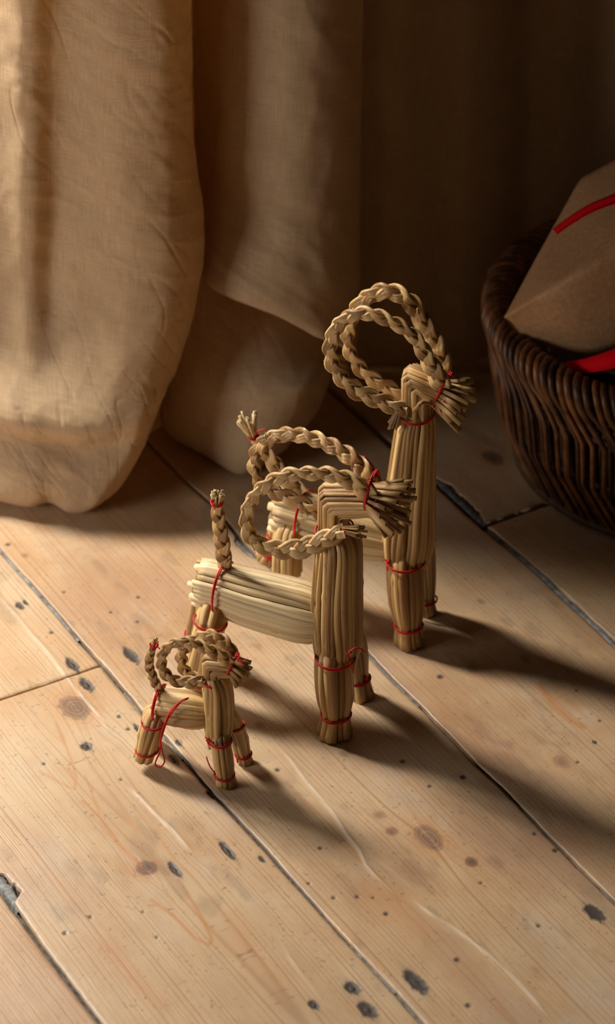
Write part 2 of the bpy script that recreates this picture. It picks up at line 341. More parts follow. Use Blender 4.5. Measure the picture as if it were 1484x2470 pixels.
def make_plank(k, s0, s1, fine=True, gap0=0., gap1=0., tilt=0.0):
    """plank between seam k and seam k+1, from s0 to s1"""
    global plank_id; plank_id += 1; pid = plank_id
    qa, qb = seams[k][:, 1].min(), seams[k + 1][:, 1].max(); vs = VIS[(VIS[:, 1] > qa) & (VIS[:, 1] < qb), 0]
    sv = srange(s0, s1, max(s0, vs.min() - .01), min(s1, vs.max() + .01), fine=.00115) if fine else srange(s0, s1, fine=.03)
    nq = 145 if fine else 10
    tq = np.linspace(0, 1, nq)
    lo = edge(k, 1, sv); hi = edge(k + 1, -1, sv)
    Q = lo[:, None] + (hi - lo)[:, None] * tq[None]; S = np.repeat(sv[:, None], nq, 1)
    if gap0 or gap1:   # ragged sawn ends
        j0 = .0007 * fbm(Q[0] * 110, Q[0] * 0, 3, 2); j1 = .0007 * fbm(Q[0] * 80, Q[0] * 0, 8, 3)
        S[0] += gap0 + j0; S[1] = np.maximum(S[1], S[0] + .0003); S[-1] -= gap1 + j1; S[-2] = np.minimum(S[-2], S[-1] - .0003)
    Z = .0009 * fbm(S * 3, Q * 12, pid * 3, 3) + .0003 * fbm(S * 14, Q * 50, pid * 5 + 1, 3)
    ed = np.minimum(np.minimum(Q - lo[:, None], hi[:, None] - Q), .01)
    Z -= .0004 * np.exp(-ed / .0006)
    Z += tilt * (tq[None] - .5) * .001
    for g_, sx in ((gap0, S - s0), (gap1, s1 - S)):
        if g_: Z -= .0009 * np.exp(-np.maximum(sx - g_, 0) / .001)
    knot = np.zeros_like(S); orange = np.zeros_like(S); dirt = np.zeros_like(S); worn = np.zeros_like(S); kd = np.zeros_like(S)
    qc = (lo.mean() + hi.mean()) / 2; off = {1: .3, 2: -.6, 3: .2}.get(pid % 4, .7)
    g = (Q - qc) + .012 * fbm(S * 2.2, Q * 4, pid * 11, 2) * 2
    # flat sawn heart: pulls the rings into long arches
    g = np.sqrt((g - off * .05) ** 2 + (.022 * (S - (.12 + .3 * math.sin(pid * 2.3)))) ** 2 + 1e-6) + pid * .37
    if fine:
        for (ks, kq, ra, rb, dk, halo) in KN:
            if not (s0 - .05 < ks < s1 + .05 and lo.min() - .02 < kq < hi.max() + .02): continue
            ds, dq = S - ks, Q - kq
            r = np.sqrt((ds / ra) ** 2 + (dq / rb) ** 2 + 1e-9)
            r = r * (1 + .35 * fbm(ds * 200 + ks * 50, dq * 200, 31, 2))
            g += .9 * rb * np.sign(dq) * np.exp(-np.abs(dq) / (rb * 1.6)) * np.exp(-(ds / (ra * 2.6)) ** 2) * halo * .8
            m = dk * (1 - smooth(.75, 1.1, r)); knot = np.maximum(knot, m); kd = np.where(r < 2.2, r, kd)
            core = dk * .9 * (1 - smooth(.2, .62, r)) * (.35 if halo > .9 and ra > .012 else .75)
            dirt = np.maximum(dirt, core * .8)
            ringm = halo * .55 * np.exp(-((r - 1.15) / .12) ** 2) + halo * .3 * np.exp(-((r - 1.5) / .12) ** 2); orange = np.maximum(orange, ringm)
            orange = np.maximum(orange, .24 * halo * (1 - smooth(1., 2.3, r))); orange = orange * (1 - m)
        for (ns, nq_, ra, rb) in NL:
            ds, dq = S - ns, Q - nq_
            r = np.sqrt((ds / ra) ** 2 + (dq / rb) ** 2) * (1 + .5 * fbm(ds * 500 + ns * 90, dq * 500, 7, 2))
            dirt = np.maximum(dirt, 1.0 * (1 - smooth(.8, 1.25, r))); Z -= .0004 * (1 - smooth(.45, 1.0, r))
            tail = np.exp(-(dq / (rb * .45)) ** 2) * np.exp(-np.maximum(np.abs(ds) - ra, 0) / (ra * .55)) * (np.abs(ds) > ra * .8)
            dirt = np.maximum(dirt, .38 * tail)
        for (ns, nq_, rr) in SP:
            r = np.hypot(S - ns, Q - nq_) / rr; dirt = np.maximum(dirt, .95 * (1 - smooth(.5, 1.5, r))); Z -= .0006 * (1 - smooth(.3, 1.1, r))
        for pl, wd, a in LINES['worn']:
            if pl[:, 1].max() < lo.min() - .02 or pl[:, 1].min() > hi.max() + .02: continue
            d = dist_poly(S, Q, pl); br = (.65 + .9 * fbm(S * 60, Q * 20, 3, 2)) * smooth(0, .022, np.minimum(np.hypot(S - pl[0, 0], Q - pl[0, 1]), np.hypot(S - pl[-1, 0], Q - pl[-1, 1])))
            worn = np.maximum(worn, a * br * np.exp(-(d / (wd * .75)) ** 2)); Z += .0006 * a * br * np.exp(-(d / (wd * 1.2)) ** 2)  # raised worn ridge plus its painted highlight
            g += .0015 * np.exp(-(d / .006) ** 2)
        for pl, wd, a in LINES['orange']:
            d = dist_poly(S, Q, pl); orange = np.maximum(orange, a * np.exp(-(d / wd) ** 2))
        # grey bruises and dirt along the joints
        dirt = np.maximum(dirt, .62 * np.exp(-ed / .0011) * smooth(-.25, .25, fbm(S * 25, Q * 3, 12 + pid, 3)))
        br = smooth(.16, .30, fbm(S * 26, Q * 60, 91 + pid, 4)); dirt = np.maximum(dirt, .22 * br)
    P = np.stack([S * DP[0] + Q * DQ[0], S * DP[1] + Q * DQ[1], Z], -1).reshape(-1, 3)
    ns_ = len(sv)
    idx = np.arange(ns_ * nq).reshape(ns_, nq)
    F = np.stack([idx[:-1, :-1], idx[1:, :-1], idx[1:, 1:], idx[:-1, 1:]], -1).reshape(-1, 4)
    # skirt down the sides
    rim = np.concatenate([idx[:, 0], idx[-1, 1:], idx[::-1, -1][1:], idx[0, ::-1][1:-1]])
    low = P[rim].copy(); low[:, 2] = -.018
    base = len(P); n = len(rim)
    j = np.arange(n); j2 = (j + 1) % n
    SF = np.stack([rim[j2], rim[j], base + j, base + j2], -1)
    V = np.vstack([P, low]); F = np.vstack([F, SF])
    def ext(a): a = a.reshape(-1); return np.concatenate([a, a[rim]])
    dk = ext(dirt); dk[base:] = .85
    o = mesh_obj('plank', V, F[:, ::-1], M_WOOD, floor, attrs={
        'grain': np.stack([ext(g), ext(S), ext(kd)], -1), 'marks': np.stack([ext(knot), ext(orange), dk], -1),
        'wear_glint': np.stack([ext(worn), ext(np.full_like(S, pid)), ext(knot)], -1)})
    return o
make_plank(-3, -1.3, 1.3, False); make_plank(-2, -1.3, 1.3, False)
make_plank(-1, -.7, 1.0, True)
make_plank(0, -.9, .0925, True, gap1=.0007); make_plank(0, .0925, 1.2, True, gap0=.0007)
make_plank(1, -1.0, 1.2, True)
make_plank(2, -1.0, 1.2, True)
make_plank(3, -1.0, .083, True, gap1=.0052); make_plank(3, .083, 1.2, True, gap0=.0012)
make_plank(4, -1.0, 1.2, False); make_plank(5, -1.2, 1.2, False); make_plank(6, -1.2, 1.2, False)
# subfloor board seen through the joints
def slab(name, s0, s1, q0, q1, z0, z1, mat, parent):
    V = [];
    for z in (z0, z1):
        for s_v, q_v in ((s0, q0), (s1, q0), (s1, q1), (s0, q1)): V.append([*(s_v * DP + q_v * DQ), z])
    return mesh_obj(name, V, [[0, 1, 2, 3], [7, 6, 5, 4], [0, 4, 5, 1], [1, 5, 6, 2], [2, 6, 7, 3], [3, 7, 4, 0]], mat, parent, smooth=False)
slab('subfloor', -1.3, 1.3, -.86, .75, -.03, -.0185, M_VOID, floor)
# strips of grey filler and wood slips lying in the joints
def filler(k, p0, p1, offs, width, z, mat, rough=.0006, name='filler_strip'):
    s0, s1 = sq(*p0)[0], sq(*p1)[0]; s0, s1 = min(s0, s1), max(s0, s1)
    sv = np.arange(s0, s1, .0018); c = seam(k, sv) + offs
    wv = width * (1 + .25 * fbm(sv * 60, sv * 0, 3, 3)); rows = []
    for t in np.linspace(-1, 1, 6):
        zz = z - .0012 * abs(t) ** 3 + .0011 * fbm(sv * 170, sv * 0 + t * 2, 8, 3) + (-.012 if abs(t) == 1 else 0)
        qv = c + t * wv / 2 + rough * fbm(sv * 300, sv * 0 + t, 4, 2)
        rows.append(np.stack([sv * DP[0] + qv * DQ[0], sv * DP[1] + qv * DQ[1], zz], -1))
    R = np.stack(rows, 1); idx = np.arange(R.shape[0] * 6).reshape(-1, 6)
    F = np.stack([idx[:-1, :-1], idx[:-1, 1:], idx[1:, 1:], idx[1:, :-1]], -1).reshape(-1, 4)
    return mesh_obj(name, R.reshape(-1, 3), F, mat, floor)
filler(3, (1176, 1276), (1600, 1660), .0002, .0058, -.0012, M_FILL)
filler(3, (1036, 1142), (1174, 1268), .0030, .0115, -.0008, M_FILLD, .002)
filler(2, (850, 1540), (1010, 1702), -.0004, .0032, -.0010, M_FILL)
filler(2, (1010, 1702), (1200, 1890), -.0004, .0028, -.0022, M_FILLD)
filler(2, (1206, 1897), (1310, 2003), -.0008, .0022, -.0012, M_FILL)
filler(2, (1310, 2003), (1395, 2090), .0, .0028, -.0028, M_FILLD)
filler(2, (1395, 2090), (1560, 2260), -.0002, .0022, -.0014, M_FILL)
filler(2, (570, 1292), (620, 1350), -.0028, .0060, -.0014, M_FILL, .002)
filler(2, (400, 1110), (572, 1292), .0, .0020, -.0024, M_FILLD)
filler(1, (-60, 1262), (190, 1545), .0002, .0030, -.0011, M_FILL)
filler(1, (190, 1545), (300, 1668), .0, .0028, -.0024, M_FILLD)
filler(1, (300, 1668), (352, 1730), .0, .0028, -.0012, M_FILL)
filler(1, (380, 1762), (440, 1832), .0, .0028, -.0012, M_FILL)
filler(1, (440, 1832), (845, 2278), .0, .0030, -.0022, M_FILLD)
filler(1, (845, 2278), (955, 2395), .0002, .0026, -.0012, M_FILL)
filler(1, (955, 2395), (1100, 2550), .0, .0024, -.0018, M_FILL)
filler(0, (-60, 2080), (42, 2200), .0040, .0100, -.0016, M_FILL, .003)
filler(0, (42, 2200), (330, 2590), .0, .0034, -.0022, M_FILLD)
# nails: dark domed heads sunk in their bruised holes
for i, (s_, q_, ra, rb) in enumerate(NL):
    V = [[*(s_ * DP + q_ * DQ), -.0003]]; F = []; n = 14
    for j, (rr, zz) in enumerate(((.35, -.00035), (.62, -.0007), (.78, -.0016))):
        for a in range(n):
            t = 2 * math.pi * a / n; jj = rr * (1 + rnd.uniform(-.14, .14))
            V.append([*((s_ + ra * .8 * jj * math.cos(t)) * DP + (q_ + rb * .85 * jj * math.sin(t)) * DQ), zz + rnd.uniform(-.0001, .0001)])
    for a in range(n):
        F.append([0, 1 + (a + 1) % n, 1 + a][::-1])
        for j in (0, 1): F.append([1 + j * n + a, 1 + j * n + (a + 1) % n, 1 + (j + 1) * n + (a + 1) % n, 1 + (j + 1) * n + a][::-1])
    mesh_obj('nail', V, F, M_NAIL, floor)

# back wall behind the curtains
wallb = mesh_obj('wall_back', [[-1.3, .60, -.02], [1.5, .60, -.02], [1.5, .60, 2.4], [-1.3, .60, 2.4], [-1.3, .66, -.02], [1.5, .66, -.02], [1.5, .66, 2.4], [-1.3, .66, 2.4]],
                 [[0, 1, 2, 3], [7, 6, 5, 4], [0, 4, 5, 1], [1, 5, 6, 2], [2, 6, 7, 3], [3, 7, 4, 0]], M_WALL, smooth=False)
wallb['kind'] = 'structure'; wallb['label'] = 'dark wall behind the linen curtains'

# ================================================================== CURTAINS
def catmull(P, t):
    """P (n,...) control values, t in [0,n-1]"""
    n = len(P); i = np.clip(np.floor(t).astype(int), 0, n - 2); f = t - i
    g = lambda k: P[np.clip(k, 0, n - 1)]
    sh = (-1,) + (1,) * (P.ndim - 1); f = f.reshape(sh)
    p0, p1, p2, p3 = g(i - 1), g(i), g(i + 1), g(i + 2)
    return .5 * (2 * p1 + (p2 - p0) * f + (2 * p0 - 5 * p1 + 4 * p2 - p3) * f ** 2 + (3 * p1 - p0 - 3 * p2 + p3) * f ** 3)
def cloth(name, ctrl, nu, tv, label, wr=1.0):
    """ctrl[row][col] = (px, y, z)"""
    A = np.array([[[x_at(px, y, z), y, z] for (px, y, z) in row] for row in ctrl])   # rows, cols, 3
    nr, nc = A.shape[:2]
    u = np.linspace(0, nc - 1, nu)
    B = catmull(A, tv)                      # along rows
    Pn = catmull(np.transpose(B, (1, 0, 2)), u).transpose(1, 0, 2)   # (nv,nu,3)
    # arc length uv
    du = np.linalg.norm(np.diff(Pn, axis=1), axis=2); U = np.concatenate([np.zeros((len(tv), 1)), np.cumsum(du, 1)], 1)
    dv = np.linalg.norm(np.diff(Pn, axis=0), axis=2); Vv = np.concatenate([np.zeros((1, nu)), np.cumsum(dv, 0)], 0)
    Um = np.repeat(U[len(tv) // 3][None], len(tv), 0); Vm = -Vv.mean(1)[:, None] + 0 * U
    Vm = Vm - Vm[-1:]
    # normals
    Tu = np.gradient(Pn, axis=1); Tv = np.gradient(Pn, axis=0); Nn = np.cross(Tu, Tv); Nn /= np.linalg.norm(Nn, axis=2, keepdims=True) + 1e-12
    if Nn[..., 1].mean() > 0: Nn = -Nn
    Zc = Pn[..., 2]
    a, b_ = Um, Vm
    def ridge(x, y, sd): return 1 - np.abs(fbm(x, y, sd, 3)) * 4
    d = .0016 * fbm(a * 12 + b_ * 6, b_ * 9 - a * 3, 3, 4) * 2
    def crease(x, y, sd): n_ = fbm(x, y, sd, 2); return np.exp(-(n_ / .022) ** 2)
    msk = lambda sx, sd: smooth(-.05, .18, fbm(a * sx, b_ * sx, sd, 2))
    d += .0013 * ridge((a + b_ * .8) * 16, (b_ - a * .5) * 5, 14)
    for fx, fy, kx, ky, sd in ((52, 13, .75, .5, 61), (46, 12, .5, .4, 72), (70, 18, 1.0, .6, 83)):
        d -= .0004 * crease((a + b_ * kx) * fx, (b_ - a * ky) * fy, sd) * msk(12, sd - 20)
    d += .0009 * ridge((a - b_ * .5) * 22, (b_ + a * .6) * 9, 25)
    d += .0006 * ridge((a * .3 + b_ * 1.) * 44, (b_ * .3 - a) * 11, 36)
    d *= wr * 1.15 * np.clip(Zc / .02, 0.05, 1)
    Pn = Pn + Nn * d[..., None]; Pn[..., 2] = np.maximum(Pn[..., 2], .0018)
    nv = len(tv); idx = np.arange(nv * nu).reshape(nv, nu)
    F = np.stack([idx[:-1, :-1], idx[1:, :-1], idx[1:, 1:], idx[:-1, 1:]], -1).reshape(-1, 4)
    o = mesh_obj(name, Pn.reshape(-1, 3), F, M_LINEN, uv=np.stack([Um, Vm], -1).reshape(-1, 2))
    o['label'] = label; o['category'] = 'curtain'
    return o
#      z      : columns of (px, y)
def col_y(base): return base
ROWZ = [2.2, 1.0, .56, .46, .36, .27, .20, .15, .112, .080, .058, .040, .020, .003, .002]
cols = [
    # left return, off frame
    ([-420] * 15, [.40, .40, .40, .40, .40, .40, .40, .40, .40, .40, .40, .40, .40, .40, .41]),
    ([-300] * 15, [.22, .22, .22, .22, .22, .22, .21, .20, .19, .18, .18, .18, .18, .18, .20]),
    ([-150] * 15, [.10, .10, .10, .10, .09, .08, .07, .060, .045, .035, .035, .030, .028, .035, .06]),
    ([0] * 15, [.055, .055, .055, .055, .052, .050, .046, .042, .030, .004, .010, .004, .000, .012, .04]),
    ([70] * 15, [.040, .040, .040, .040, .040, .038, .036, .032, .022, -.004, .006, -.004, -.008, .005, .04]),
    ([128, 128, 128, 128, 128, 128, 128, 128, 128, 128, 128, 125, 122, 120, 120], [.051, .051, .051, .051, .050, .048, .046, .038, .020, -.006, .006, -.004, -.006, .010, .04]),
    ([185, 185, 185, 185, 185, 185, 190, 195, 200, 200, 195, 190, 175, 160, 160], [.050, .050, .050, .050, .048, .045, .038, .026, .012, -.008, .002, -.008, -.012, -.003, .04]),
    ([290, 290, 290, 290, 290, 300, 310, 310, 295, 285, 270, 250, 225, 195, 190], [.030, .030, .030, .030, .028, .025, .018, .010, .002, -.008, -.004, -.012, -.015, -.004, .03]),
    ([400, 400, 400, 400, 400, 405, 412, 400, 370, 345, 325, 300, 262, 215, 205], [.035, .035, .035, .035, .032, .030, .022, .015, .008, -.002, -.002, -.008, -.008, .002, .03]),
    ([455, 455, 455, 455, 452, 463, 484, 466, 436, 400, 372, 340, 296, 232, 215], [.065, .065, .065, .065, .062, .060, .052, .045, .036, .026, .022, .016, .010, .012, .035]),
    ([440, 440, 440, 440, 440, 445, 465, 455, 425, 395, 370, 340, 300, 260, 250], [.115, .115, .115, .115, .112, .110, .10, .09, .078, .06, .055, .05, .045, .045, .07]),
    ([462, 462, 462, 462, 462, 465, 470, 450, 430, 410, 400, 390, 380, 380, 380], [.170, .170, .170, .170, .170, .168, .160, .150, .135, .12, .115, .11, .11, .115, .14]),
    ([510, 510, 510, 510, 510, 505, 480, 455, 440, 425, 418, 412, 405, 420, 430], [.135, .135, .135, .135, .132, .128, .118, .125, .110, .095, .090, .09, .092, .10, .13]),
    ([560, 560, 560, 560, 555, 540, 520, 510, 500, 500, 500, 500, 500, 505, 505], [.095, .095, .095, .095, .092, .088, .078, .098, .080, .062, .058, .058, .062, .072, .11]),
    ([690, 690, 690, 690, 690, 680, 665, 650, 640, 625, 615, 600, 580, 570, 570], [.070, .070, .070, .070, .068, .065, .056, .082, .066, .045, .040, .038, .040, .050, .09]),
    ([800, 800, 800, 800, 800, 800, 795, 780, 760, 735, 715, 690, 650, 610, 600], [.082, .082, .082, .082, .080, .078, .072, .078, .074, .055, .050, .046, .046, .056, .09]),
    ([866, 866, 866, 866, 866, 862, 860, 858, 840, 805, 780, 752, 705, 645, 630], [.115, .115, .115, .115, .113, .110, .107, .105, .10, .090, .082, .076, .072, .074, .10]),
    ([850, 850, 850, 850, 850, 850, 850, 850, 835, 815, 800, 780, 740, 700, 690], [.165, .165, .165, .165, .163, .160, .155, .15, .145, .135, .13, .125, .12, .12, .13]),
    ([835, 835, 835, 835, 835, 835, 835, 835, 830, 820, 810, 800, 795, 790, 790], [.214] * 15)]
# pull the lip of the upper column of cloth over the billow below it (only the second fold)
ctrl = [[(c[0][r], c[1][r], ROWZ[r]) for c in cols] for r in range(15)]
for ci, lz, ly in ((12, .160, .115), (13, .153, .060), (14, .142, .044), (15, .112, .060), (16, .098, .100)):
    g_ = {12: .25, 13: 1., 14: 1., 15: .8, 16: .25}[ci]
    px6 = ctrl[6][ci][0]
    ctrl[4][ci] = (ctrl[4][ci][0], ctrl[4][ci][1], .33); ctrl[5][ci] = (ctrl[5][ci][0], ctrl[5][ci][1], .22)
    ctrl[6][ci] = (px6, ly, lz + .006)
    ctrl[7][ci] = (ctrl[7][ci][0], ly + .062 * g_, lz - .002)
    ctrl[8][ci] = (ctrl[8][ci][0], ly + .050 * g_, lz - .022)
for ci, dz in ((2, .008), (3, .006), (4, .002), (5, .000), (6, -.003), (7, .001), (8, .006), (9, .010)):
    for r, wgt in ((8, .5), (9, 1.), (10, 1.), (11, .6)):
        px, y, z = ctrl[r][ci]; ctrl[r][ci] = (px, y + (.002 if r == 10 and ci in (6, 7) else 0), z + dz * wgt)
tv = np.concatenate([np.linspace(0, 2, 12)[:-1], np.linspace(2, 4, 130)[:-1], np.linspace(4, 14, 430)])
cloth('linen_curtain', ctrl, 520, tv, 'pale unbleached linen curtain in two fat lit folds puddling on the floor at the left')
# dark panel further back
bz = [2.2, 1.0, .50, .40, .30, .20, .12, .06, .02, .004]
bcols = []
BY = [.46, .30, .262, .255, .222, .215, .219, .213, .217, .214, .232, .262, .268, .262, .270, .266, .27, .266, .27, .27]
for i, px in enumerate([-900, -250, 300, 560, 790, 850, 920, 990, 1060, 1130, 1200, 1260, 1300, 1360, 1440, 1540, 1650, 1780, 1950, 2150]):
    bcols.append([(px, BY[i] + .003 * math.sin(i * 1.1 + r * .5), z) for r, z in enumerate(bz)])
bctrl = [[bcols[c][r] for c in range(len(bcols))] for r in range(len(bz))]
tv2 = np.concatenate([np.linspace(0, 2, 10)[:-1], np.linspace(2, 9, 300)])
cloth('linen_curtain', bctrl, 300, tv2, 'dark shadowed linen curtain hanging straight behind the wicker basket', .8)

# ================================================================== STRAW TOOLS
def spline(C, n):
    C = np.asarray(C, float); k = len(C)
    # chord-length parametrised stations
    d = np.concatenate([[0], np.cumsum(np.linalg.norm(np.diff(C[:, :3], axis=0), axis=1))]); d /= d[-1]
    fine = catmull(C, np.linspace(0, k - 1, 40 * k))
    L = np.concatenate([[0], np.cumsum(np.linalg.norm(np.diff(fine[:, :3], axis=0), axis=1))]); L /= L[-1]
    t = np.linspace(0, 1, n)
    return np.stack([np.interp(t, L, fine[:, j]) for j in range(C.shape[1])], -1)
def frames(P, n0):
    T = np.gradient(P, axis=0); T /= np.linalg.norm(T, axis=1, keepdims=True) + 1e-12
    N_ = []; n = np.array(n0, float)
    for t in T:
        n = n - t * np.dot(n, t); n /= np.linalg.norm(n) + 1e-12; N_.append(n.copy())
    N_ = np.array(N_); return T, N_, np.cross(T, N_)
def unit(v): v = np.asarray(v, float); return v / np.linalg.norm(v)
class Buf:
    def __init__(s): s.V = []; s.F = []; s.U = []; s.n = 0
    def add(s, V, F, U): s.V.append(V); s.F += [[i + s.n for i in f] for f in F]; s.U.append(U); s.n += len(V)
    def build(s, name, mat, parent): return mesh_obj(name, np.vstack(s.V), s.F, mat, parent, uv=np.vstack(s.U))
def tube_geo(P, rx, ry, n0, sides=7, hollow=True, lobes=0, lamp=0.0, ph=0.0):
    P = np.asarray(P, float); m = len(P); T, A, B = frames(P, n0)
    rx = np.broadcast_to(rx, (m,)); ry = np.broadcast_to(ry, (m,))
    th = np.linspace(0, 2 * math.pi, sides, endpoint=False) + ph
    lob = 1 + lamp * np.cos(lobes * th) if lobes else np.ones(sides)
    V = (P[:, None] + (A[:, None] * (rx[:, None] * (np.cos(th) * lob)[None])[..., None]) + (B[:, None] * (ry[:, None] * (np.sin(th) * lob)[None])[..., None]))
    L = np.concatenate([[0], np.cumsum(np.linalg.norm(np.diff(P, axis=0), axis=1))])
    uu = np.abs(((th - ph) / math.pi) - 1)
    U = np.stack([np.repeat(uu[None], m, 0), np.repeat(L[:, None], sides, 1)], -1)
    V = V.reshape(-1, 3); U = U.reshape(-1, 2); F = []
    for i in range(m - 1):
        for j in range(sides):
            a = i * sides + j; b_ = i * sides + (j + 1) % sides; F.append([a, b_, b_ + sides, a + sides])
    # ends: inset and sunk, like a cut hollow stalk
    for e, sg in ((0, -1), (m - 1, 1)):
        c = P[e]; base = len(V); ring = V[e * sides:(e + 1) * sides]
        if hollow:
            r1 = c + (ring - c) * .68; r2 = r1 - sg * T[e] * min(rx[e], ry[e]) * 1.2
            V = np.vstack([V, r1, r2]); U = np.vstack([U, U[e * sides:(e + 1) * sides], U[e * sides:(e + 1) * sides]])
            for j in range(sides):
                k = (j + 1) % sides; a, b_ = e * sides + j, e * sides + k
                q1 = [a, b_, base + k, base + j]; q2 = [base + j, base + k, base + sides + k, base + sides + j]
                if sg < 0: q1.reverse(); q2.reverse()
                F += [q1, q2]
            cap = [base + sides + j for j in range(sides)]
        else: cap = [e * sides + j for j in range(sides)]
        if sg < 0: cap.reverse()
        F.append(cap)
    return V, F, U

def bundle(parent, name, ctrl, n, n0, mat=M_STRAW, stations=16, jit=(.002, .002), squash=1.0, over=1.16, core=True, straws='straw', drift=.12, ends=(True, True), ragged=0.0, core_r=.80, arc=None, vary=.22):
    """ctrl: list of (point, outer radius). n stalks laid round the outside, each an own object; the hidden inner stalks are the part's own mesh"""
    C = np.array([[*p, r] for p, r in ctrl]); S = spline(C, stations); P, R = S[:, :3], S[:, 3]
    T, A, B = frames(P, n0)
    # the part itself: core + inner stalks
    bf = Buf()
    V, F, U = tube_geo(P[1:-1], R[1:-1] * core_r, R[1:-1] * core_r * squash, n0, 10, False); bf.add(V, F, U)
    ni = max(3, int(n * .45))
    for k in range(ni):
        ph = 2 * math.pi * (k + rnd.random() * .6) / ni; rr = .48 if k % 2 else .3
        q = P + (A * math.cos(ph) + B * math.sin(ph) * squash) * (R * rr)[:, None]
        a0 = rnd.uniform(-.3, 1) * jit[0]; a1 = rnd.uniform(-.3, 1) * jit[1]
        q = q.copy(); q[0] -= T[0] * a0; q[-1] += T[-1] * a1
        rs = np.mean(R) * .22
        V, F, U = tube_geo(q, rs, rs, n0, 6, True); bf.add(V, F, U)
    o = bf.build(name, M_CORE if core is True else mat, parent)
    offs = rnd.random()
    for k in range(n):
        wk = 1 + rnd.uniform(-vary, vary)
        if arc is None: ph0 = 2 * math.pi * (k + offs + rnd.uniform(-.18, .18)) / n
        else: ph0 = arc[0] + (arc[1] - arc[0]) * (k + .5 + rnd.uniform(-.15, .15)) / n
        d1, d2 = rnd.uniform(-drift, drift), rnd.uniform(-drift, drift)
        t = np.linspace(0, 1, stations); ph = ph0 + d1 * (t - .5) + d2 * np.sin(t * math.pi * rnd.uniform(.8, 1.6))
        rs = R * math.pi / n * over * wk if arc is None else R * (abs(arc[1] - arc[0]) / 2) / n * over * wk
        rs = np.minimum(rs, np.median(rs) * 1.25)
        sink = rnd.uniform(-.04, .10)
        rc = np.maximum(R * (1 - sink) - rs * .85, R * .1)
        q = P + A * (np.cos(ph) * rc)[:, None] + B * (np.sin(ph) * rc * squash)[:, None]
        q = q + (A * np.cos(ph)[:, None] + B * np.sin(ph)[:, None]) * (rnd.uniform(-1, 1) * .035 * R * np.sin(t * math.pi * rnd.randint(1, 3)))[:, None]
        i0, i1 = 0, stations
        if ragged and rnd.random() < ragged: i0 = rnd.randint(1, 3)
        if ragged and rnd.random() < ragged: i1 = stations - rnd.randint(1, 3)
        q = q[i0:i1].copy(); rr = rs[i0:i1].copy()
        q[0] -= T[i0] * rnd.uniform(-.5, 1) * jit[0]; q[-1] += T[i1 - 1] * rnd.uniform(-.5, 1) * jit[1]
        # a node now and then
        if rnd.random() < .4 and len(q) > 6:
            kx = rnd.randint(2, len(q) - 4); rr[kx] *= 1.16; rr[kx + 1] *= .95
        nrm = A[0] * math.cos(ph0) + B[0] * math.sin(ph0)
        fl = rnd.uniform(.72, .95)
        V, F, U = tube_geo(q, rr * fl, rr, nrm, 7, True)
        mesh_obj(straws, V, F, mat, o, uv=U)
    return o

def thread(parent, pts, r=.00055, name='thread', closed=False, n=None):
    pts = np.asarray(pts, float)
    n = n or max(6, len(pts) * 5)
    P = spline(pts, n)
    V, F, U = tube_geo(P, r, r, (.12, .3, .9), 5, False)
    return mesh_obj(name, V, F, M_RED, parent, uv=U)
def tie(parent, c, axis, rx, ry=None, n0=(0, 0, 1), r=.0006, wraps=2, knot=None, tails=(), skew=0.0):
    """a wound thread ring around a bundle, with its knot and loose ends as the same part"""
    ry = ry or rx; axis = unit(axis); a = np.array(n0, float); a = unit(a - axis * np.dot(a, axis)); b_ = np.cross(axis, a)
    bf = Buf()
    for w_ in range(wraps):
        th = np.linspace(0, 2 * math.pi, 25); off = (w_ - (wraps - 1) / 2) * r * 1.5
        jx = .03 * np.sin(th * 3 + w_)
        P = c + a * ((rx + r * .3) * (1 + jx) * np.cos(th))[:, None] + b_ * ((ry + r * .3) * (1 + jx) * np.sin(th))[:, None] + axis * (off + skew * np.sin(th) + .0003 * np.sin(th * 2 + w_))[:, None]
        V, F, U = tube_geo(P, r, r, axis, 5, False); bf.add(V, F, U)
    if knot is not None:
        kc = np.asarray(knot, float)
        for s_ in range(3):
            th = np.linspace(0, 2 * math.pi, 9); ax = unit([rnd.uniform(-1, 1) for _ in range(3)]); o1 = unit(np.cross(ax, (.3, .2, 1))); o2 = np.cross(ax, o1)
            P = kc + (o1 * np.cos(th)[:, None] + o2 * np.sin(th)[:, None]) * r * 1.3
            V, F, U = tube_geo(P, r, r, ax, 5, False); bf.add(V, F, U)
    for tl in tails:
        P = spline(np.asarray(tl, float), 12); V, F, U = tube_geo(P, np.linspace(r, r * .8, 12), np.linspace(r, r * .8, 12), (.1, .3, .9), 5, False); bf.add(V, F, U)
    return bf.build('thread', M_RED, parent)

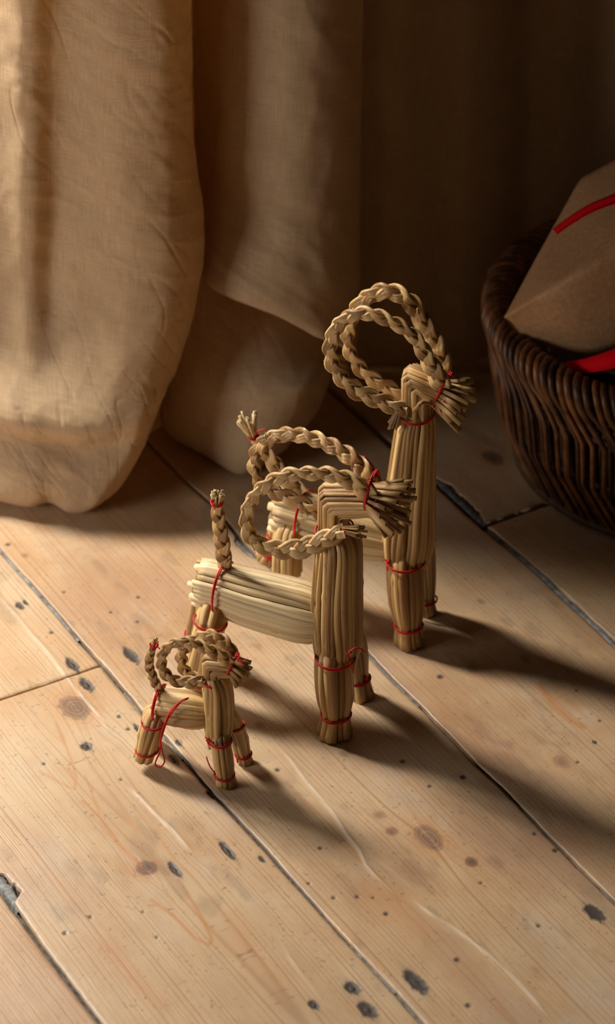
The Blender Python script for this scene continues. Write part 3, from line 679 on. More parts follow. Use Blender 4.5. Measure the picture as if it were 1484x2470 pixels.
def braid(parent, name, path, width, lat, cycles=None, thick=.5, mat=M_BRAID, taper=None, ends=0.0, lobes=5):
    """three flat strands of straw plaited along the path; lat is the direction the flat face looks"""
    C = np.asarray(path, float); Wd = np.array(width) if np.ndim(width) else np.full(len(C), width)
    CC = np.hstack([C, Wd[:, None]]); Lc = np.linalg.norm(np.diff(spline(CC, 200)[:, :3], axis=0), axis=1).sum()
    wm = Wd.mean(); cyc = cycles or Lc / (3.1 * wm); m = int(cyc * 16) + 8
    S = spline(CC, m); P, W_ = S[:, :3], S[:, 3]; T, B0, _ = frames(P, lat); B = B0; A = np.cross(B, T)
    t = np.linspace(0, cyc * 2 * math.pi, m)
    root = mesh_obj(name, *(lambda g: (g[0], g[1]))(tube_geo(P[1:-1], W_[1:-1] * .16, W_[1:-1] * .10, A[0], 6, False)), M_CORE, parent, uv=tube_geo(P[1:-1], W_[1:-1] * .16, W_[1:-1] * .1, A[0], 6, False)[2])
    for i in range(3):
        ph = t + i * 2 * math.pi / 3
        tri = 2 / math.pi * np.arcsin(.99 * np.sin(ph)) / .91
        q = P + A * (W_ * .25 * tri)[:, None] + B * (W_ * thick * .36 * np.sin(2 * ph))[:, None]
        hw = W_ * (.30 + .035 * np.sin(ph * 1.7 + i)); ht = W_ * thick * .23
        # strand frame: wide direction lies in the A-T plane
        Tq = np.gradient(q, axis=0); Tq /= np.linalg.norm(Tq, axis=1, keepdims=True)
        # roll slightly so that the face tips towards the edge it folds over
        roll = .30 * np.cos(2 * ph)
        Nw = np.cross(B, Tq); Nw /= np.linalg.norm(Nw, axis=1, keepdims=True); Nt = np.cross(Tq, Nw)
        Nw2 = Nw * np.cos(roll)[:, None] + Nt * np.sin(roll)[:, None]; Nt2 = np.cross(Tq, Nw2)
        xs = np.linspace(-1, 1, 11); prof = (1 - np.abs(xs) ** 5) ** .5 * (.74 + .26 * np.abs(np.cos(np.pi * 1.5 * xs)))
        cx = np.concatenate([xs, xs[::-1][1:-1]]); sy = np.concatenate([prof, -prof[::-1][1:-1]]); ridg = 1.0
        sides = len(cx); th = (np.abs(cx) * 0 + cx * .5 + .5) * math.pi + math.pi
        V = q[:, None] + Nw2[:, None] * (hw[:, None] * cx[None])[..., None] + Nt2[:, None] * (ht[:, None] * (sy * ridg)[None])[..., None]
        L = np.concatenate([[0], np.cumsum(np.linalg.norm(np.diff(q, axis=0), axis=1))])
        U = np.stack([np.repeat((np.abs(th / math.pi - 1) * 1.6)[None], m, 0), np.repeat(L[:, None], sides, 1)], -1).reshape(-1, 2)
        F = [[k * sides + j, (k + 1) * sides + j, (k + 1) * sides + (j + 1) % sides, k * sides + (j + 1) % sides] for k in range(m - 1) for j in range(sides)]
        F += [[j for j in range(sides)][::-1], [(m - 1) * sides + j for j in range(sides)]]
        mesh_obj('strand', V.reshape(-1, 3), F, mat, root, uv=U)
    # loose stalk ends poking out of the plait
    for k in range(max(2, int(cyc * 1.3))):
        i = rnd.randint(4, m - 6); d = unit(T[i] * rnd.choice((-1, 1)) + A[i] * rnd.uniform(-.9, .9) + B[i] * rnd.uniform(-.3, .6))
        p0 = P[i] + A[i] * W_[i] * rnd.uniform(-.35, .35) + B[i] * W_[i] * .12
        q = np.array([p0, p0 + d * W_[i] * .35, p0 + d * W_[i] * rnd.uniform(.55, .8)])
        V, F, U = tube_geo(q, W_[i] * .06, W_[i] * .03, A[i], 5, False); mesh_obj('straw_end', V, F, mat, root, uv=U)
    return root

def tuft(parent, name, base, direction, spread, length, n, r, side, mat=M_BRAID, r0=.003):
    """a flared tuft of cut straw ends"""
    d = unit(direction); a = unit(np.asarray(side) - d * np.dot(side, d)); b_ = np.cross(d, a); bf = Buf(); res = []
    root = None
    for k in range(n):
        ph = 2 * math.pi * (k + rnd.random() * .5) / n; rad = math.sqrt((k + .5) / n)
        o_ = (a * math.cos(ph) + b_ * math.sin(ph)) * rad
        L = length * rnd.uniform(.75, 1.12)
        q = np.array([base + o_ * r0 * .6 - d * length * .25, base + o_ * r0, base + o_ * (r0 + spread * L * .5) + d * L * .55, base + o_ * (r0 + spread * L) + d * L])
        q = spline(q, 6); rr = r * rnd.uniform(.7, 1.25)
        V, F, U = tube_geo(q, [rr * .75, rr * .8, rr * .9, rr, rr, rr], np.array([rr * .75, rr * .8, rr * .9, rr, rr, rr]) * rnd.uniform(.35, .8), o_ + a * .01, 6, True)
        if root is None: root = mesh_obj(name, V, F, mat, parent, uv=U)
        else: mesh_obj('straw', V, F, mat, root, uv=U)
    return root

def folded_head(parent, G, c1, cfold, ctie, cend, R1, R2, Rend, n, lat1, lat2, r, mat, end_jit=.004):
    """stalks that come up out of the neck, fold over sharply and run forward through the muzzle thread, nested one inside the other"""
    root = None; f, l = G.f, G.l; dirn = unit(ctie - cfold); up2 = unit(np.cross(np.cross(dirn, np.array([0, 0, 1.])), dirn)); ax = unit(cfold - c1)
    dend = unit(cend - ctie); ups = unit(np.cross(np.cross(dend, np.array([0, 0, 1.])), dend)); wf = unit(f - ax * np.dot(f, ax))
    for k in range(n):
        layer = 0 if k < n * .62 else 1
        m_ = int(n * .62) if layer == 0 else n - int(n * .62); kk = k if layer == 0 else k - int(n * .62)
        ph = 2 * math.pi * (kk + rnd.uniform(-.15, .15)) / m_; rad = (.84 if layer == 0 else .42) * rnd.uniform(.93, 1.05)
        u, v = math.cos(ph) * rad, math.sin(ph) * rad
        a = c1 + wf * u * R1 + l * v * lat1
        hmit = R2 * rnd.uniform(.92, 1.06)
        c = cfold + wf * u * R1 * .95 + ax * (-u * hmit * .9) + l * v * (lat1 + lat2) * .55
        mcor = ctie + up2 * (-u * R2) + l * v * lat2
        e = cend + ups * (-u * Rend) + l * v * Rend + dend * rnd.uniform(-1, 1) * end_jit
        P = np.array([a - ax * .004, a, a + (c - a) * .5, c - (c - a) * .10, c + (mcor - c) * .08, c + (mcor - c) * .5, mcor, mcor + (e - mcor) * .45, e])
        wv = r * rnd.uniform(.8, 1.25); tt = np.linspace(0, 1, len(P))
        rx = wv * np.array([.8, .8, .95, 1.05, 1.05, 1, .72, .85, .95]); ry = rx * .55
        # subdivide the runs but keep the crease
        V, F, U = tube_geo(P, ry, rx, up2 * 1.0 + wf * -.6 if abs(u) > abs(v) else l * (1 if v > 0 else -1) + wf * .01, 8, True)
        if root is None:
            cc = np.array([c1 - ax * .003, c1 + (cfold - c1) * .6, cfold - ax * R2 * .35 + dirn * R1 * .2, cfold + (ctie - cfold) * .5 - ax * .001, ctie, ctie + (cend - ctie) * .3])
            cv = tube_geo(spline(cc, 14), min(R1, R2) * .50, lat1 * .50, up2, 9, False)
            root = mesh_obj('head', cv[0], cv[1], M_CORE, parent, uv=cv[2])
        mesh_obj('straw', V, F, mat, root, uv=U)
    return root

# ================================================================== GOATS
class Goat:
    def __init__(s, near, far, ang, label):
        a, b_ = on_z(*near), on_z(*far); s.o = (a + b_) / 2
        an = math.radians(ang); s.f = np.array([math.cos(an), -math.sin(an), 0]); s.l = np.array([math.sin(an), math.cos(an), 0]); s.z = np.array([0, 0, 1.0])
        s.root = thing('straw_goat', label, 'straw goat', tuple(s.o))
        s.ln = float(np.dot(a - s.o, s.l)); s.lf = float(np.dot(b_ - s.o, s.l))
    def p(s, px, py, lat=0.0): return on_plane(px, py, s.o + s.l * lat, s.l)
    def rad(s, px): return px / 3217.0

def chain(G, pts, lats=None):
    """[(px,py,lat,radius_px)] -> [(point, radius)]"""
    return [(G.p(a, b_, c), d / 3217.) for a, b_, c, d in pts]

# ---------------- medium goat
G = Goat((807, 1772), (872, 1680), 24, 'middle-sized straw goat with curled braided horns, standing between the other two')
R0 = G.root; n1, f1 = G.ln, G.lf
print('medium lat', n1, f1)
UPZ = (0, 0, 1)
bundle(R0, 'front_leg', chain(G, [(807, 1768, n1, 39), (808, 1745, n1, 33), (810, 1722, n1, 31), (809, 1690, n1 * .9, 38), (807, 1650, n1 * .8, 41), (806, 1600, n1 * .62, 41), (810, 1565, n1 * .36, 38), (814, 1520, 0, 28)]), 14, G.f, jit=(.0008, .001), vary=.25)
bundle(R0, 'front_leg', chain(G, [(872, 1678, f1, 30), (868, 1650, f1, 25), (862, 1630, f1, 27), (855, 1580, f1 * .8, 33), (846, 1530, f1 * .6, 33), (836, 1480, f1 * .2, 28)]), 12, G.f, jit=(.0008, .001))
neck = bundle(R0, 'neck', chain(G, [(813, 1592, -.0085, 46), (816, 1560, -.006, 53), (815, 1500, -.002, 57), (815, 1430, 0, 57), (817, 1360, 0, 54), (818, 1310, 0, 50), (812, 1285, 0, 38), (806, 1268, 0, 32), (806, 1258, 0, 32)]), 26, G.f, stations=22, jit=(.006, .0005), ragged=.14, squash=1.05)
folded_head(R0, G, G.p(804, 1268), G.p(806, 1205), G.p(897, 1206), G.p(964, 1228), .0105, .0125, .0225, 34, .0115, .0110, .0024, M_BRAID, .006)
body = bundle(R0, 'body', chain(G, [(484, 1405, 0, 54), (510, 1412, 0, 60), (541, 1420, 0, 60), (600, 1440, 0, 65), (680, 1462, 0, 68), (740, 1478, 0, 69), (775, 1487, 0, 60), (805, 1494, 0, 44)]), 30, UPZ, squash=.86, mat=M_STRAWB, stations=14, jit=(.006, .0), drift=.05)
bundle(R0, 'rear_leg', chain(G, [(548, 1462, n1 * .1, 26), (524, 1458, n1 * .25, 34), (512, 1480, n1 * .5, 37), (505, 1508, n1 * .75, 35), (495, 1550, n1 * .9, 36), (484, 1600, n1, 36), (478, 1640, n1, 30), (472, 1665, n1, 34)]), 13, G.f, mat=M_STRAW, jit=(0, .001))
bundle(R0, 'rear_leg', chain(G, [(520, 1430, f1 * .3, 26), (500, 1440, f1 * .5, 32), (492, 1475, f1 * .6, 32), (482, 1520, f1 * .8, 32), (478, 1560, f1, 30), (475, 1590, f1, 28)]), 11, G.f, mat=M_STRAW, jit=(0, .001))
hl = .013
braid(R0, 'horn', [G.p(893, 1192, -.006), G.p(862, 1168, -.009), G.p(810, 1147, -hl), G.p(752, 1142, -.016), G.p(690, 1147, -.019), G.p(640, 1172, -.021), G.p(606, 1210, -.021), G.p(594, 1252, -.021), G.p(605, 1295, -.020), G.p(650, 1321, -.019), G.p(715, 1325, -.018), G.p(775, 1306, -.016), G.p(830, 1280, -.014)],
      [.0155, .0145, .0125, .0115, .011, .0105, .0098, .0098, .0105, .0115, .0125, .0125, .010], -G.l)
braid(R0, 'horn', [G.p(903, 1180, .006), G.p(888, 1148, .009), G.p(855, 1110, hl), G.p(812, 1082, .016), G.p(757, 1058, .019), G.p(700, 1048, .021), G.p(652, 1058, .021), G.p(621, 1085, .021), G.p(613, 1125, .021), G.p(628, 1165, .020), G.p(670, 1190, .018), G.p(715, 1208, .016), G.p(760, 1232, .013), G.p(800, 1262, .010)],
      [.0155, .0145, .013, .012, .0115, .011, .0105, .010, .010, .0105, .011, .011, .0105, .009], -G.l)
tuft(R0, 'horn_tuft', G.p(838, 1276, -.013), G.f * .95 + np.array([0, 0, .15]), .28, .011, 9, .0013, G.l, r0=.003)
tail = braid(R0, 'tail', [G.p(546, 1385, 0), G.p(541, 1350, 0), G.p(536, 1310, 0), G.p(530, 1270, 0), G.p(525, 1235, 0), G.p(523, 1212, 0)], [.009, .0115, .0115, .0105, .0095, .0075], -G.l)
tuft(R0, 'tail_tuft', G.p(523, 1212, 0), np.array([.05, 0, 1.0]), .35, .008, 8, .0016, G.l, M_STRAWB, r0=.002)
r_ = G.rad
tie(R0, G.p(810, 1722, n1), UPZ, r_(32), n0=G.f)
tie(R0, G.p(808, 1586, n1 * .62), UPZ, r_(42), n0=G.f, knot=G.p(845, 1572, n1 * .7 - .008),
    tails=[[G.p(845, 1572, n1 - .006), G.p(858, 1563, n1 - .004), G.p(872, 1566, n1), G.p(882, 1574, n1)], [G.p(838, 1576, n1 - .009), G.p(845, 1598, n1 - .010), G.p(853, 1623, n1 - .008)]])
tie(R0, G.p(862, 1635, f1), UPZ, r_(28), n0=G.f, knot=G.p(882, 1633, f1 - .004), tails=[[G.p(882, 1633, f1 - .004), G.p(890, 1652, f1), G.p(905, 1684, f1)], [G.p(882, 1633, f1 - .004), G.p(886, 1660, f1), G.p(893, 1668, f1)]])
tie(R0, G.p(806, 1274, -.002), G.p(806, 1240, 0) - G.p(808, 1290, 0) , r_(37), r_(46), n0=G.f, knot=G.p(828, 1278, -.014))
tie(R0, G.p(897, 1185, 0), G.f + np.array([0, 0, -.15]), r_(50), r_(33), n0=UPZ, knot=G.p(890, 1232, -.006),
    tails=[[G.p(908, 1205, -.010), G.p(904, 1222, -.012), G.p(915, 1235, -.012)], [G.p(906, 1150, .010), G.p(900, 1125, .012), G.p(878, 1100, .012)]])
tie(R0, G.p(541, 1420, 0), G.f, r_(61), n0=UPZ, knot=G.p(549, 1362, -.001))
tie(R0, G.p(506, 1500, n1 * .8), G.p(510, 1480, n1 * .75) - G.p(500, 1530, n1 * .85), r_(36), n0=G.f)
tie(R0, G.p(480, 1530, f1 * .85), UPZ, r_(32), n0=G.f, knot=G.p(462, 1527, f1 * .8))
tie(R0, G.p(479, 1636, n1), UPZ, r_(31), n0=G.f)
tie(R0, G.p(523, 1213, 0), UPZ, r_(12), n0=G.f, knot=G.p(512, 1208, -.003))
MED = G

# ---------------- large goat
G = Goat((988, 1553), (1032, 1480), 22, 'tallest straw goat with upright braided horn loops, standing at the back near the basket')
R0 = G.root; n1, f1 = G.ln, G.lf
print('large lat', n1, f1)
bundle(R0, 'front_leg', chain(G, [(988, 1550, n1, 37), (986, 1530, n1, 33), (985, 1508, n1, 31), (983, 1480, n1 * .95, 38), (980, 1440, n1 * .85, 43), (978, 1400, n1 * .75, 43), (977, 1355, n1 * .55, 42), (982, 1310, 0, 32)]), 15, G.f, jit=(.0008, .001))
bundle(R0, 'front_leg', chain(G, [(1033, 1478, f1, 22), (1030, 1458, f1, 20), (1028, 1440, f1, 22), (1026, 1400, f1, 26), (1022, 1340, f1 * .9, 28), (1018, 1280, f1 * .5, 28)]), 11, G.f, jit=(.0008, .001))
bundle(R0, 'neck', chain(G, [(978, 1370, -.007, 44), (980, 1335, -.005, 55), (984, 1290, -.002, 61), (988, 1220, 0, 58), (993, 1150, 0, 53), (998, 1080, 0, 48), (1003, 1030, 0, 44), (1008, 1002, 0, 36), (1006, 990, 0, 33), (1006, 980, 0, 32)]), 25, G.f, stations=24, jit=(.006, .0005), ragged=.08, squash=1.0)
folded_head(R0, G, G.p(1005, 992), G.p(1006, 915), G.p(1066, 948), G.p(1122, 976), .0105, .0120, .0200, 32, .0115, .0108, .0024, M_BRAID, .005)
bundle(R0, 'body', chain(G, [(672, 1226, 0, 56), (700, 1233, 0, 60), (735, 1243, 0, 60), (800, 1262, 0, 62), (880, 1284, 0, 62), (960, 1306, 0, 46)]), 24, UPZ, squash=.86, mat=M_STRAWB, stations=12, jit=(.005, 0), drift=.06)
bundle(R0, 'rear_leg', chain(G, [(740, 1270, n1 * .1, 26), (712, 1266, n1 * .3, 32), (698, 1288, n1 * .6, 36), (693, 1310, n1 * .8, 36), (692, 1350, n1, 36), (692, 1380, n1, 36)]), 13, G.f, mat=M_STRAW, jit=(0, .001))
bundle(R0, 'rear_leg', chain(G, [(715, 1240, f1 * .2, 26), (690, 1245, f1 * .4, 30), (680, 1268, f1 * .6, 28), (670, 1300, f1 * .9, 26), (656, 1325, f1, 22), (643, 1349, f1, 28)]), 11, G.f, mat=M_STRAW, jit=(0, .001))
nh = [(1068, 932), (1050, 895), (1030, 865), (1008, 822), (975, 793), (935, 772), (890, 757), (845, 763), (812, 790), (797, 832), (802, 875), (828, 915), (862, 944), (905, 962), (945, 978), (985, 992)]
nlat = [-.005, -.007, -.009, -.010, -.012, -.013, -.014, -.014, -.014, -.014, -.014, -.014, -.014, -.013, -.012, -.011]
braid(R0, 'horn', [G.p(a, b_, c) for (a, b_), c in zip(nh, nlat)], [.0155, .014, .0125, .011, .011, .0112, .0115, .011, .0105, .0102, .0105, .0112, .0118, .0122, .0118, .010], -G.l)
fh = [(1080, 928), (1072, 895), (1060, 858), (1042, 812), (1016, 770), (988, 728), (942, 703), (898, 712), (862, 742), (843, 785), (840, 830), (855, 868), (880, 900), (915, 925), (955, 946), (985, 965)]
flat = [.005, .007, .009, .011, .012, .013, .014, .014, .014, .014, .014, .014, .013, .012, .011, .009]
braid(R0, 'horn', [G.p(a, b_, c) for (a, b_), c in zip(fh, flat)], [.0165, .016, .0155, .0145, .0135, .0135, .013, .0125, .0115, .0105, .010, .0105, .011, .0115, .011, .010], -G.l)
tuft(R0, 'horn_tuft', G.p(963, 997, -.012), np.array([-.28, -.1, -1.0]), .35, .011, 9, .0013, G.f, r0=.003)
braid(R0, 'tail', [G.p(735, 1190, 0), G.p(700, 1165, 0), G.p(668, 1128, 0), G.p(640, 1090, 0), G.p(612, 1056, 0)], [.011, .0135, .013, .011, .007], -G.l)
tuft(R0, 'tail_tuft', G.p(610, 1054, 0), np.array([-.35, 0, 1.0]), .42, .018, 12, .0014, G.l, M_STRAWB, r0=.002)
tie(R0, G.p(985, 1507, n1), UPZ, r_(32), n0=G.f, knot=G.p(953, 1500, n1 - .002), tails=[[G.p(953, 1500, n1), G.p(947, 1508, n1 - .002)]])
tie(R0, G.p(977, 1353, n1 * .62), UPZ, r_(43), n0=G.f, knot=G.p(937, 1354, n1 - .001), tails=[[G.p(937, 1354, n1), G.p(934, 1365, n1 - .002), G.p(936, 1378, n1 - .002)], [G.p(937, 1354, n1), G.p(928, 1350, n1 - .002)]])
tie(R0, G.p(1028, 1445, f1), UPZ, r_(24), n0=G.f, knot=G.p(1022, 1450, f1 - .007), tails=[[G.p(1022, 1450, f1 - .008), G.p(1020, 1468, f1 - .009), G.p(1014, 1485, f1 - .009)]])
tie(R0, G.p(1006, 1000, -.002), UPZ, r_(35), r_(40), n0=G.f)
tie(R0, G.p(1068, 938, 0), G.f + np.array([0, 0, -.4]), r_(44), r_(32), n0=UPZ, knot=G.p(1056, 978, -.006), tails=[[G.p(1056, 978, -.007), G.p(1063, 990, -.010), G.p(1068, 1003, -.011)], [G.p(1056, 978, -.007), G.p(1046, 982, -.009)], [G.p(1056, 978, -.007), G.p(1072, 966, -.012)]])
tie(R0, G.p(735, 1243, 0), G.f, r_(60), n0=UPZ)
tie(R0, G.p(672, 1292, f1 * .85), UPZ, r_(26), n0=G.f, knot=G.p(655, 1290, f1 * .8))
tie(R0, G.p(655, 1330, f1), UPZ, r_(24), n0=G.f, knot=G.p(650, 1345, f1 - .006), tails=[[G.p(650, 1345, f1 - .006), G.p(640, 1360, f1 - .007)], [G.p(650, 1345, f1 - .006), G.p(656, 1358, f1 - .008)]])
tie(R0, G.p(611, 1053, 0), UPZ, r_(11), n0=G.f, knot=G.p(618, 1045, -.003), tails=[[G.p(618, 1045, -.003), G.p(630, 1037, -.003), G.p(642, 1036, -.003)]])
# a bent stalk hanging by the head, and a loose one sticking out behind the knee
V, F, U = tube_geo(spline([G.p(1040, 975, -.010), G.p(1017, 970, -.016), G.p(1010, 980, -.018), G.p(998, 992, -.018)], 8), .0016, .0014, G.f, 6); mesh_obj('straw', V, F, M_BRAID, R0, uv=U)
V, F, U = tube_geo(spline([G.p(1010, 1330, n1 * .4), G.p(1030, 1316, .0), G.p(1052, 1303, .004)], 6), .0008, .0008, G.f, 5); mesh_obj('straw', V, F, M_BRAID, R0, uv=U)

# ---------------- small goat
G = Goat((545, 1892), (592, 1838), 20, 'smallest straw goat at the front with a red hanging loop on its side')
R0 = G.root; n1, f1 = G.ln, G.lf
print('small lat', n1, f1)
bundle(R0, 'front_leg', chain(G, [(545, 1890, n1, 24), (544, 1878, n1, 22), (542, 1866, n1, 20), (538, 1840, n1, 23), (534, 1810, n1 * .85, 22), (530, 1785, n1 * .62, 24), (528, 1755, 0, 20)]), 9, G.f, jit=(.0006, .0006), stations=12)
bundle(R0, 'front_leg', chain(G, [(592, 1838, f1, 18), (588, 1822, f1, 16), (582, 1805, f1, 19), (575, 1775, f1 * .85, 20), (560, 1735, f1 * .45, 19), (540, 1700, 0, 14)]), 9, G.f, jit=(.0006, .0006), stations=12)
bundle(R0, 'neck', chain(G, [(529, 1800, -.006, 24), (528, 1768, -.003, 30), (528, 1720, 0, 34), (527, 1680, 0, 34), (524, 1650, 0, 31), (518, 1636, 0, 27), (514, 1628, 0, 24)]), 15, G.f, stations=16, jit=(.003, .0005), ragged=.1, squash=1.1)
folded_head(R0, G, G.p(514, 1634), G.p(514, 1602), G.p(560, 1608), G.p(590, 1630), .0072, .0075, .0105, 18, .0080, .0070, .0022, M_BRAID, .0025)
bundle(R0, 'body', chain(G, [(380, 1698, 0, 38), (392, 1701, 0, 44), (420, 1705, 0, 46), (460, 1710, 0, 47), (490, 1714, 0, 42), (515, 1717, 0, 30)]), 12, UPZ, squash=.85, mat=M_STRAW, stations=10, jit=(.002, 0), drift=.1, over=1.05)
bundle(R0, 'rear_leg', chain(G, [(398, 1722, n1 * .1, 16), (382, 1722, n1 * .4, 22), (373, 1742, n1 * .7, 26), (364, 1770, n1 * .9, 27), (356, 1800, n1, 24), (347, 1828, n1, 23)]), 10, G.f, jit=(0, .0006), stations=12)
bundle(R0, 'rear_leg', chain(G, [(385, 1705, f1 * .3, 16), (370, 1712, f1 * .5, 20), (362, 1735, f1 * .7, 20), (357, 1755, f1 * .9, 19), (352, 1782, f1, 18)]), 8, G.f, jit=(0, .0006), stations=12)
braid(R0, 'horn', [G.p(a, b_, c) for a, b_, c in [(555, 1598, -.004), (530, 1580, -.006), (502, 1566, -.008), (472, 1554, -.009), (438, 1548, -.010), (408, 1558, -.010), (391, 1582, -.010), (391, 1612, -.010), (410, 1636, -.010), (440, 1646, -.009), (470, 1644, -.008), (494, 1642, -.007)]],
      [.010, .010, .0095, .009, .008, .0075, .0075, .008, .008, .0085, .009, .0075], -G.l, thick=.55, lobes=3)
braid(R0, 'horn', [G.p(a, b_, c) for a, b_, c in [(562, 1590, .004), (552, 1562, .006), (530, 1541, .008), (505, 1534, .009), (478, 1541, .010), (453, 1553, .010), (438, 1578, .010), (440, 1606, .010), (455, 1628, .010), (478, 1636, .008), (500, 1640, .006)]],
      [.0105, .0105, .010, .0095, .009, .009, .009, .009, .009, .008, .007], -G.l, thick=.55, lobes=3)
braid(R0, 'tail', [G.p(a, b_, 0) for a, b_ in [(390, 1672), (380, 1655), (368, 1632), (360, 1605), (363, 1578), (371, 1556)]], [.005, .0065, .0065, .006, .0055, .0042], -G.l, thick=.7, lobes=3)
tuft(R0, 'tail_tuft', G.p(371, 1556, 0), np.array([.1, 0, 1.0]), .12, .0055, 4, .0013, G.l, M_STRAWB, r0=.001)
q_ = .0005
tie(R0, G.p(541, 1868, n1), UPZ, r_(21), n0=G.f, r=q_, knot=G.p(520, 1866, n1 - .002), tails=[[G.p(520, 1866, n1 - .003), G.p(506, 1848, n1 - .004), G.p(498, 1825, n1 - .003)]])
tie(R0, G.p(531, 1786, n1*.75), UPZ, r_(24), n0=G.f, r=q_, knot=G.p(514, 1792, n1 - .005), tails=[[G.p(514, 1792, n1 - .005), G.p(505, 1786, n1 - .006), G.p(494, 1778, n1 - .006)], [G.p(514, 1792, n1 - .005), G.p(496, 1786, n1 - .005)], [G.p(514, 1792, n1 - .005), G.p(504, 1796, n1 - .005), G.p(498, 1780, n1 - .005)]])
tie(R0, G.p(586, 1818, f1), UPZ, r_(18), n0=G.f, r=q_, tails=[[G.p(570, 1822, f1 - .003), G.p(573, 1840, f1 - .004)]])
tie(R0, G.p(565, 1748, f1 * .6), UPZ, r_(21), n0=G.f, r=q_)
tie(R0, G.p(516, 1636, 0), UPZ + np.zeros(3) + G.f * .2, r_(27), r_(30), n0=G.f, r=q_)
tie(R0, G.p(562, 1602, 0), G.f + np.array([0, 0, -.35]), r_(29), r_(22), n0=UPZ, r=q_, knot=G.p(574, 1590, .001),
    tails=[[G.p(574, 1590, -.006), G.p(577, 1582, -.008), G.p(575, 1574, -.008)], [G.p(574, 1590, -.006), G.p(585, 1594, -.008), G.p(594, 1597, -.008)], [G.p(574, 1590, -.006), G.p(584, 1600, -.008), G.p(592, 1604, -.008)], [G.p(574, 1590, -.006), G.p(580, 1584, -.008)]])
tie(R0, G.p(387, 1700, 0), G.f, r_(44), n0=UPZ, r=q_ * 1.3)
tie(R0, G.p(371, 1742, n1 * .8), UPZ, r_(26), n0=G.f, r=q_)
tie(R0, G.p(354, 1808, n1), UPZ, r_(24), n0=G.f, r=q_, knot=G.p(336, 1805, n1 - .001), tails=[[G.p(336, 1805, n1), G.p(334, 1795, n1 - .001)]])
tie(R0, G.p(371, 1556, 0), UPZ, r_(8), n0=G.f, r=q_, knot=G.p(378, 1558, -.003), tails=[[G.p(378, 1558, -.003), G.p(382, 1547, -.004)], [G.p(378, 1558, -.003), G.p(386, 1566, -.004)]])
bl_ = -.0150
loop = [(455, 1684), (440, 1690), (420, 1712), (404, 1736), (395, 1762), (387, 1790), (385, 1815), (376, 1835), (375, 1846), (386, 1851), (397, 1838), (393, 1818), (388, 1795), (390, 1768), (400, 1740), (412, 1715), (432, 1695), (452, 1686)]
thread(R0, [G.p(a, b_, bl_ - (.000 if i < 9 else .0008)) for i, (a, b_) in enumerate(loop)], .00055, 'hanging_loop', n=60)

# ================================================================== BASKET
M_WICK = simple_mat('wicker', (.070, .027, .010), (.200, .088, .032), 70, .45, .0008, spec=.4)
nt = M_WICK.node_tree; N = NB(nt); b = nt.nodes['Principled BSDF']; src = b.inputs['Base Color'].links[0].from_socket
oi_ = N.n('ShaderNodeObjectInfo').outputs['Random']
N.l(N.mix(1.0, src, N.ramp(oi_, [(0.0, (.45, .42, .42)), (.5, (.85, .8, .75)), (1.0, (1.3, 1.15, .95))]), 'MULTIPLY'), b.inputs['Base Color'])
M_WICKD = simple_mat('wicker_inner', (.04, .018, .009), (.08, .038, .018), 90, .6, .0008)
BH = .130
bc = on_z(1690, 740, BH); bc = np.array([bc[0], bc[1], 0.])
bb = on_z(1690, 1085, 0.)
RA, RB = .155, .160; BA, BB = .131, .136
basket = thing('wicker_basket', 'round dark brown wicker basket with a rolled rim, holding a paper parcel at the right', 'basket', (bc[0], bc[1], 0))
def bring(th, z, dr=0.0):
    t = z / BH; bulge = .004 * math.sin(math.pi * min(max(t, 0), 1))
    a = BA + (RA - BA) * t + bulge + dr; b_ = BB + (RB - BB) * t + bulge + dr
    c = np.array([bc[0], bc[1] * t + bb[1] * (1 - t)]) if False else bc[:2]
    return np.array([c[0] + a * math.cos(th), c[1] + b_ * math.sin(th), z])
NR = 128; dth = 2 * math.pi / NR
for i in range(NR):
    th = i * dth + rnd.uniform(-.1, .1) * dth; r = .0031 * rnd.uniform(.76, 1.16)
    k = rnd.uniform(-.55, .55) * dth
    P = [bring(th - 2.3 * dth, BH - .012, -.014), bring(th - 1.9 * dth, BH + .001, -.013), bring(th - 1.2 * dth, BH + .0065, -.006), bring(th - .5 * dth, BH + .0055, .002),
         bring(th, BH - .002, .0065), bring(th + .35 * dth, BH - .011, .006), bring(th + 1.1 * dth + k, BH - .022, .004), bring(th + 2.5 * dth + k, BH - .039, .004), bring(th + 2.75 * dth + k, BH - .043, .0045),
         bring(th + 2.65 * dth + k, BH - .062, .004), bring(th + 2.55 * dth + k, BH - .081, .0045), bring(th + 2.7 * dth + k, BH - .085, .004), bring(th + 4.6 * dth + k, .014, .001), bring(th + 5.2 * dth, .003, -.002)]
    S_ = spline(np.array(P), 34); q = S_; rp = np.interp(np.linspace(0, 1, 34), [0, .3, .45, 1], [1.08, 1.08, .74, .66]) * r
    V, F, U = tube_geo(q, rp, rp * .9, (0, 0, 1), 6, False)
    mesh_obj('rod', V, F, M_WICK, basket, uv=U)
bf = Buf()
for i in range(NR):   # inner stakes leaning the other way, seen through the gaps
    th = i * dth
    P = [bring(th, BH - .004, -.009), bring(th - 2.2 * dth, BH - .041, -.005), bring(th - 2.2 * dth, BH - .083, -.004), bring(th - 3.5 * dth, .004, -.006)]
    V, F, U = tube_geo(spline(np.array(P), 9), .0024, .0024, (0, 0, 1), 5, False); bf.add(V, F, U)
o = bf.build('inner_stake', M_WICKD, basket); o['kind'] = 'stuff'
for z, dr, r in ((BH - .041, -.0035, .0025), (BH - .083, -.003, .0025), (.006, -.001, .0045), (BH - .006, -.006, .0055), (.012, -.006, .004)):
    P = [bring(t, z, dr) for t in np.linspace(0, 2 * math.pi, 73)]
    V, F, U = tube_geo(np.array(P), r, r, (0, 0, 1), 6, False); mesh_obj('hoop', V, F, M_WICKD, basket, uv=U)
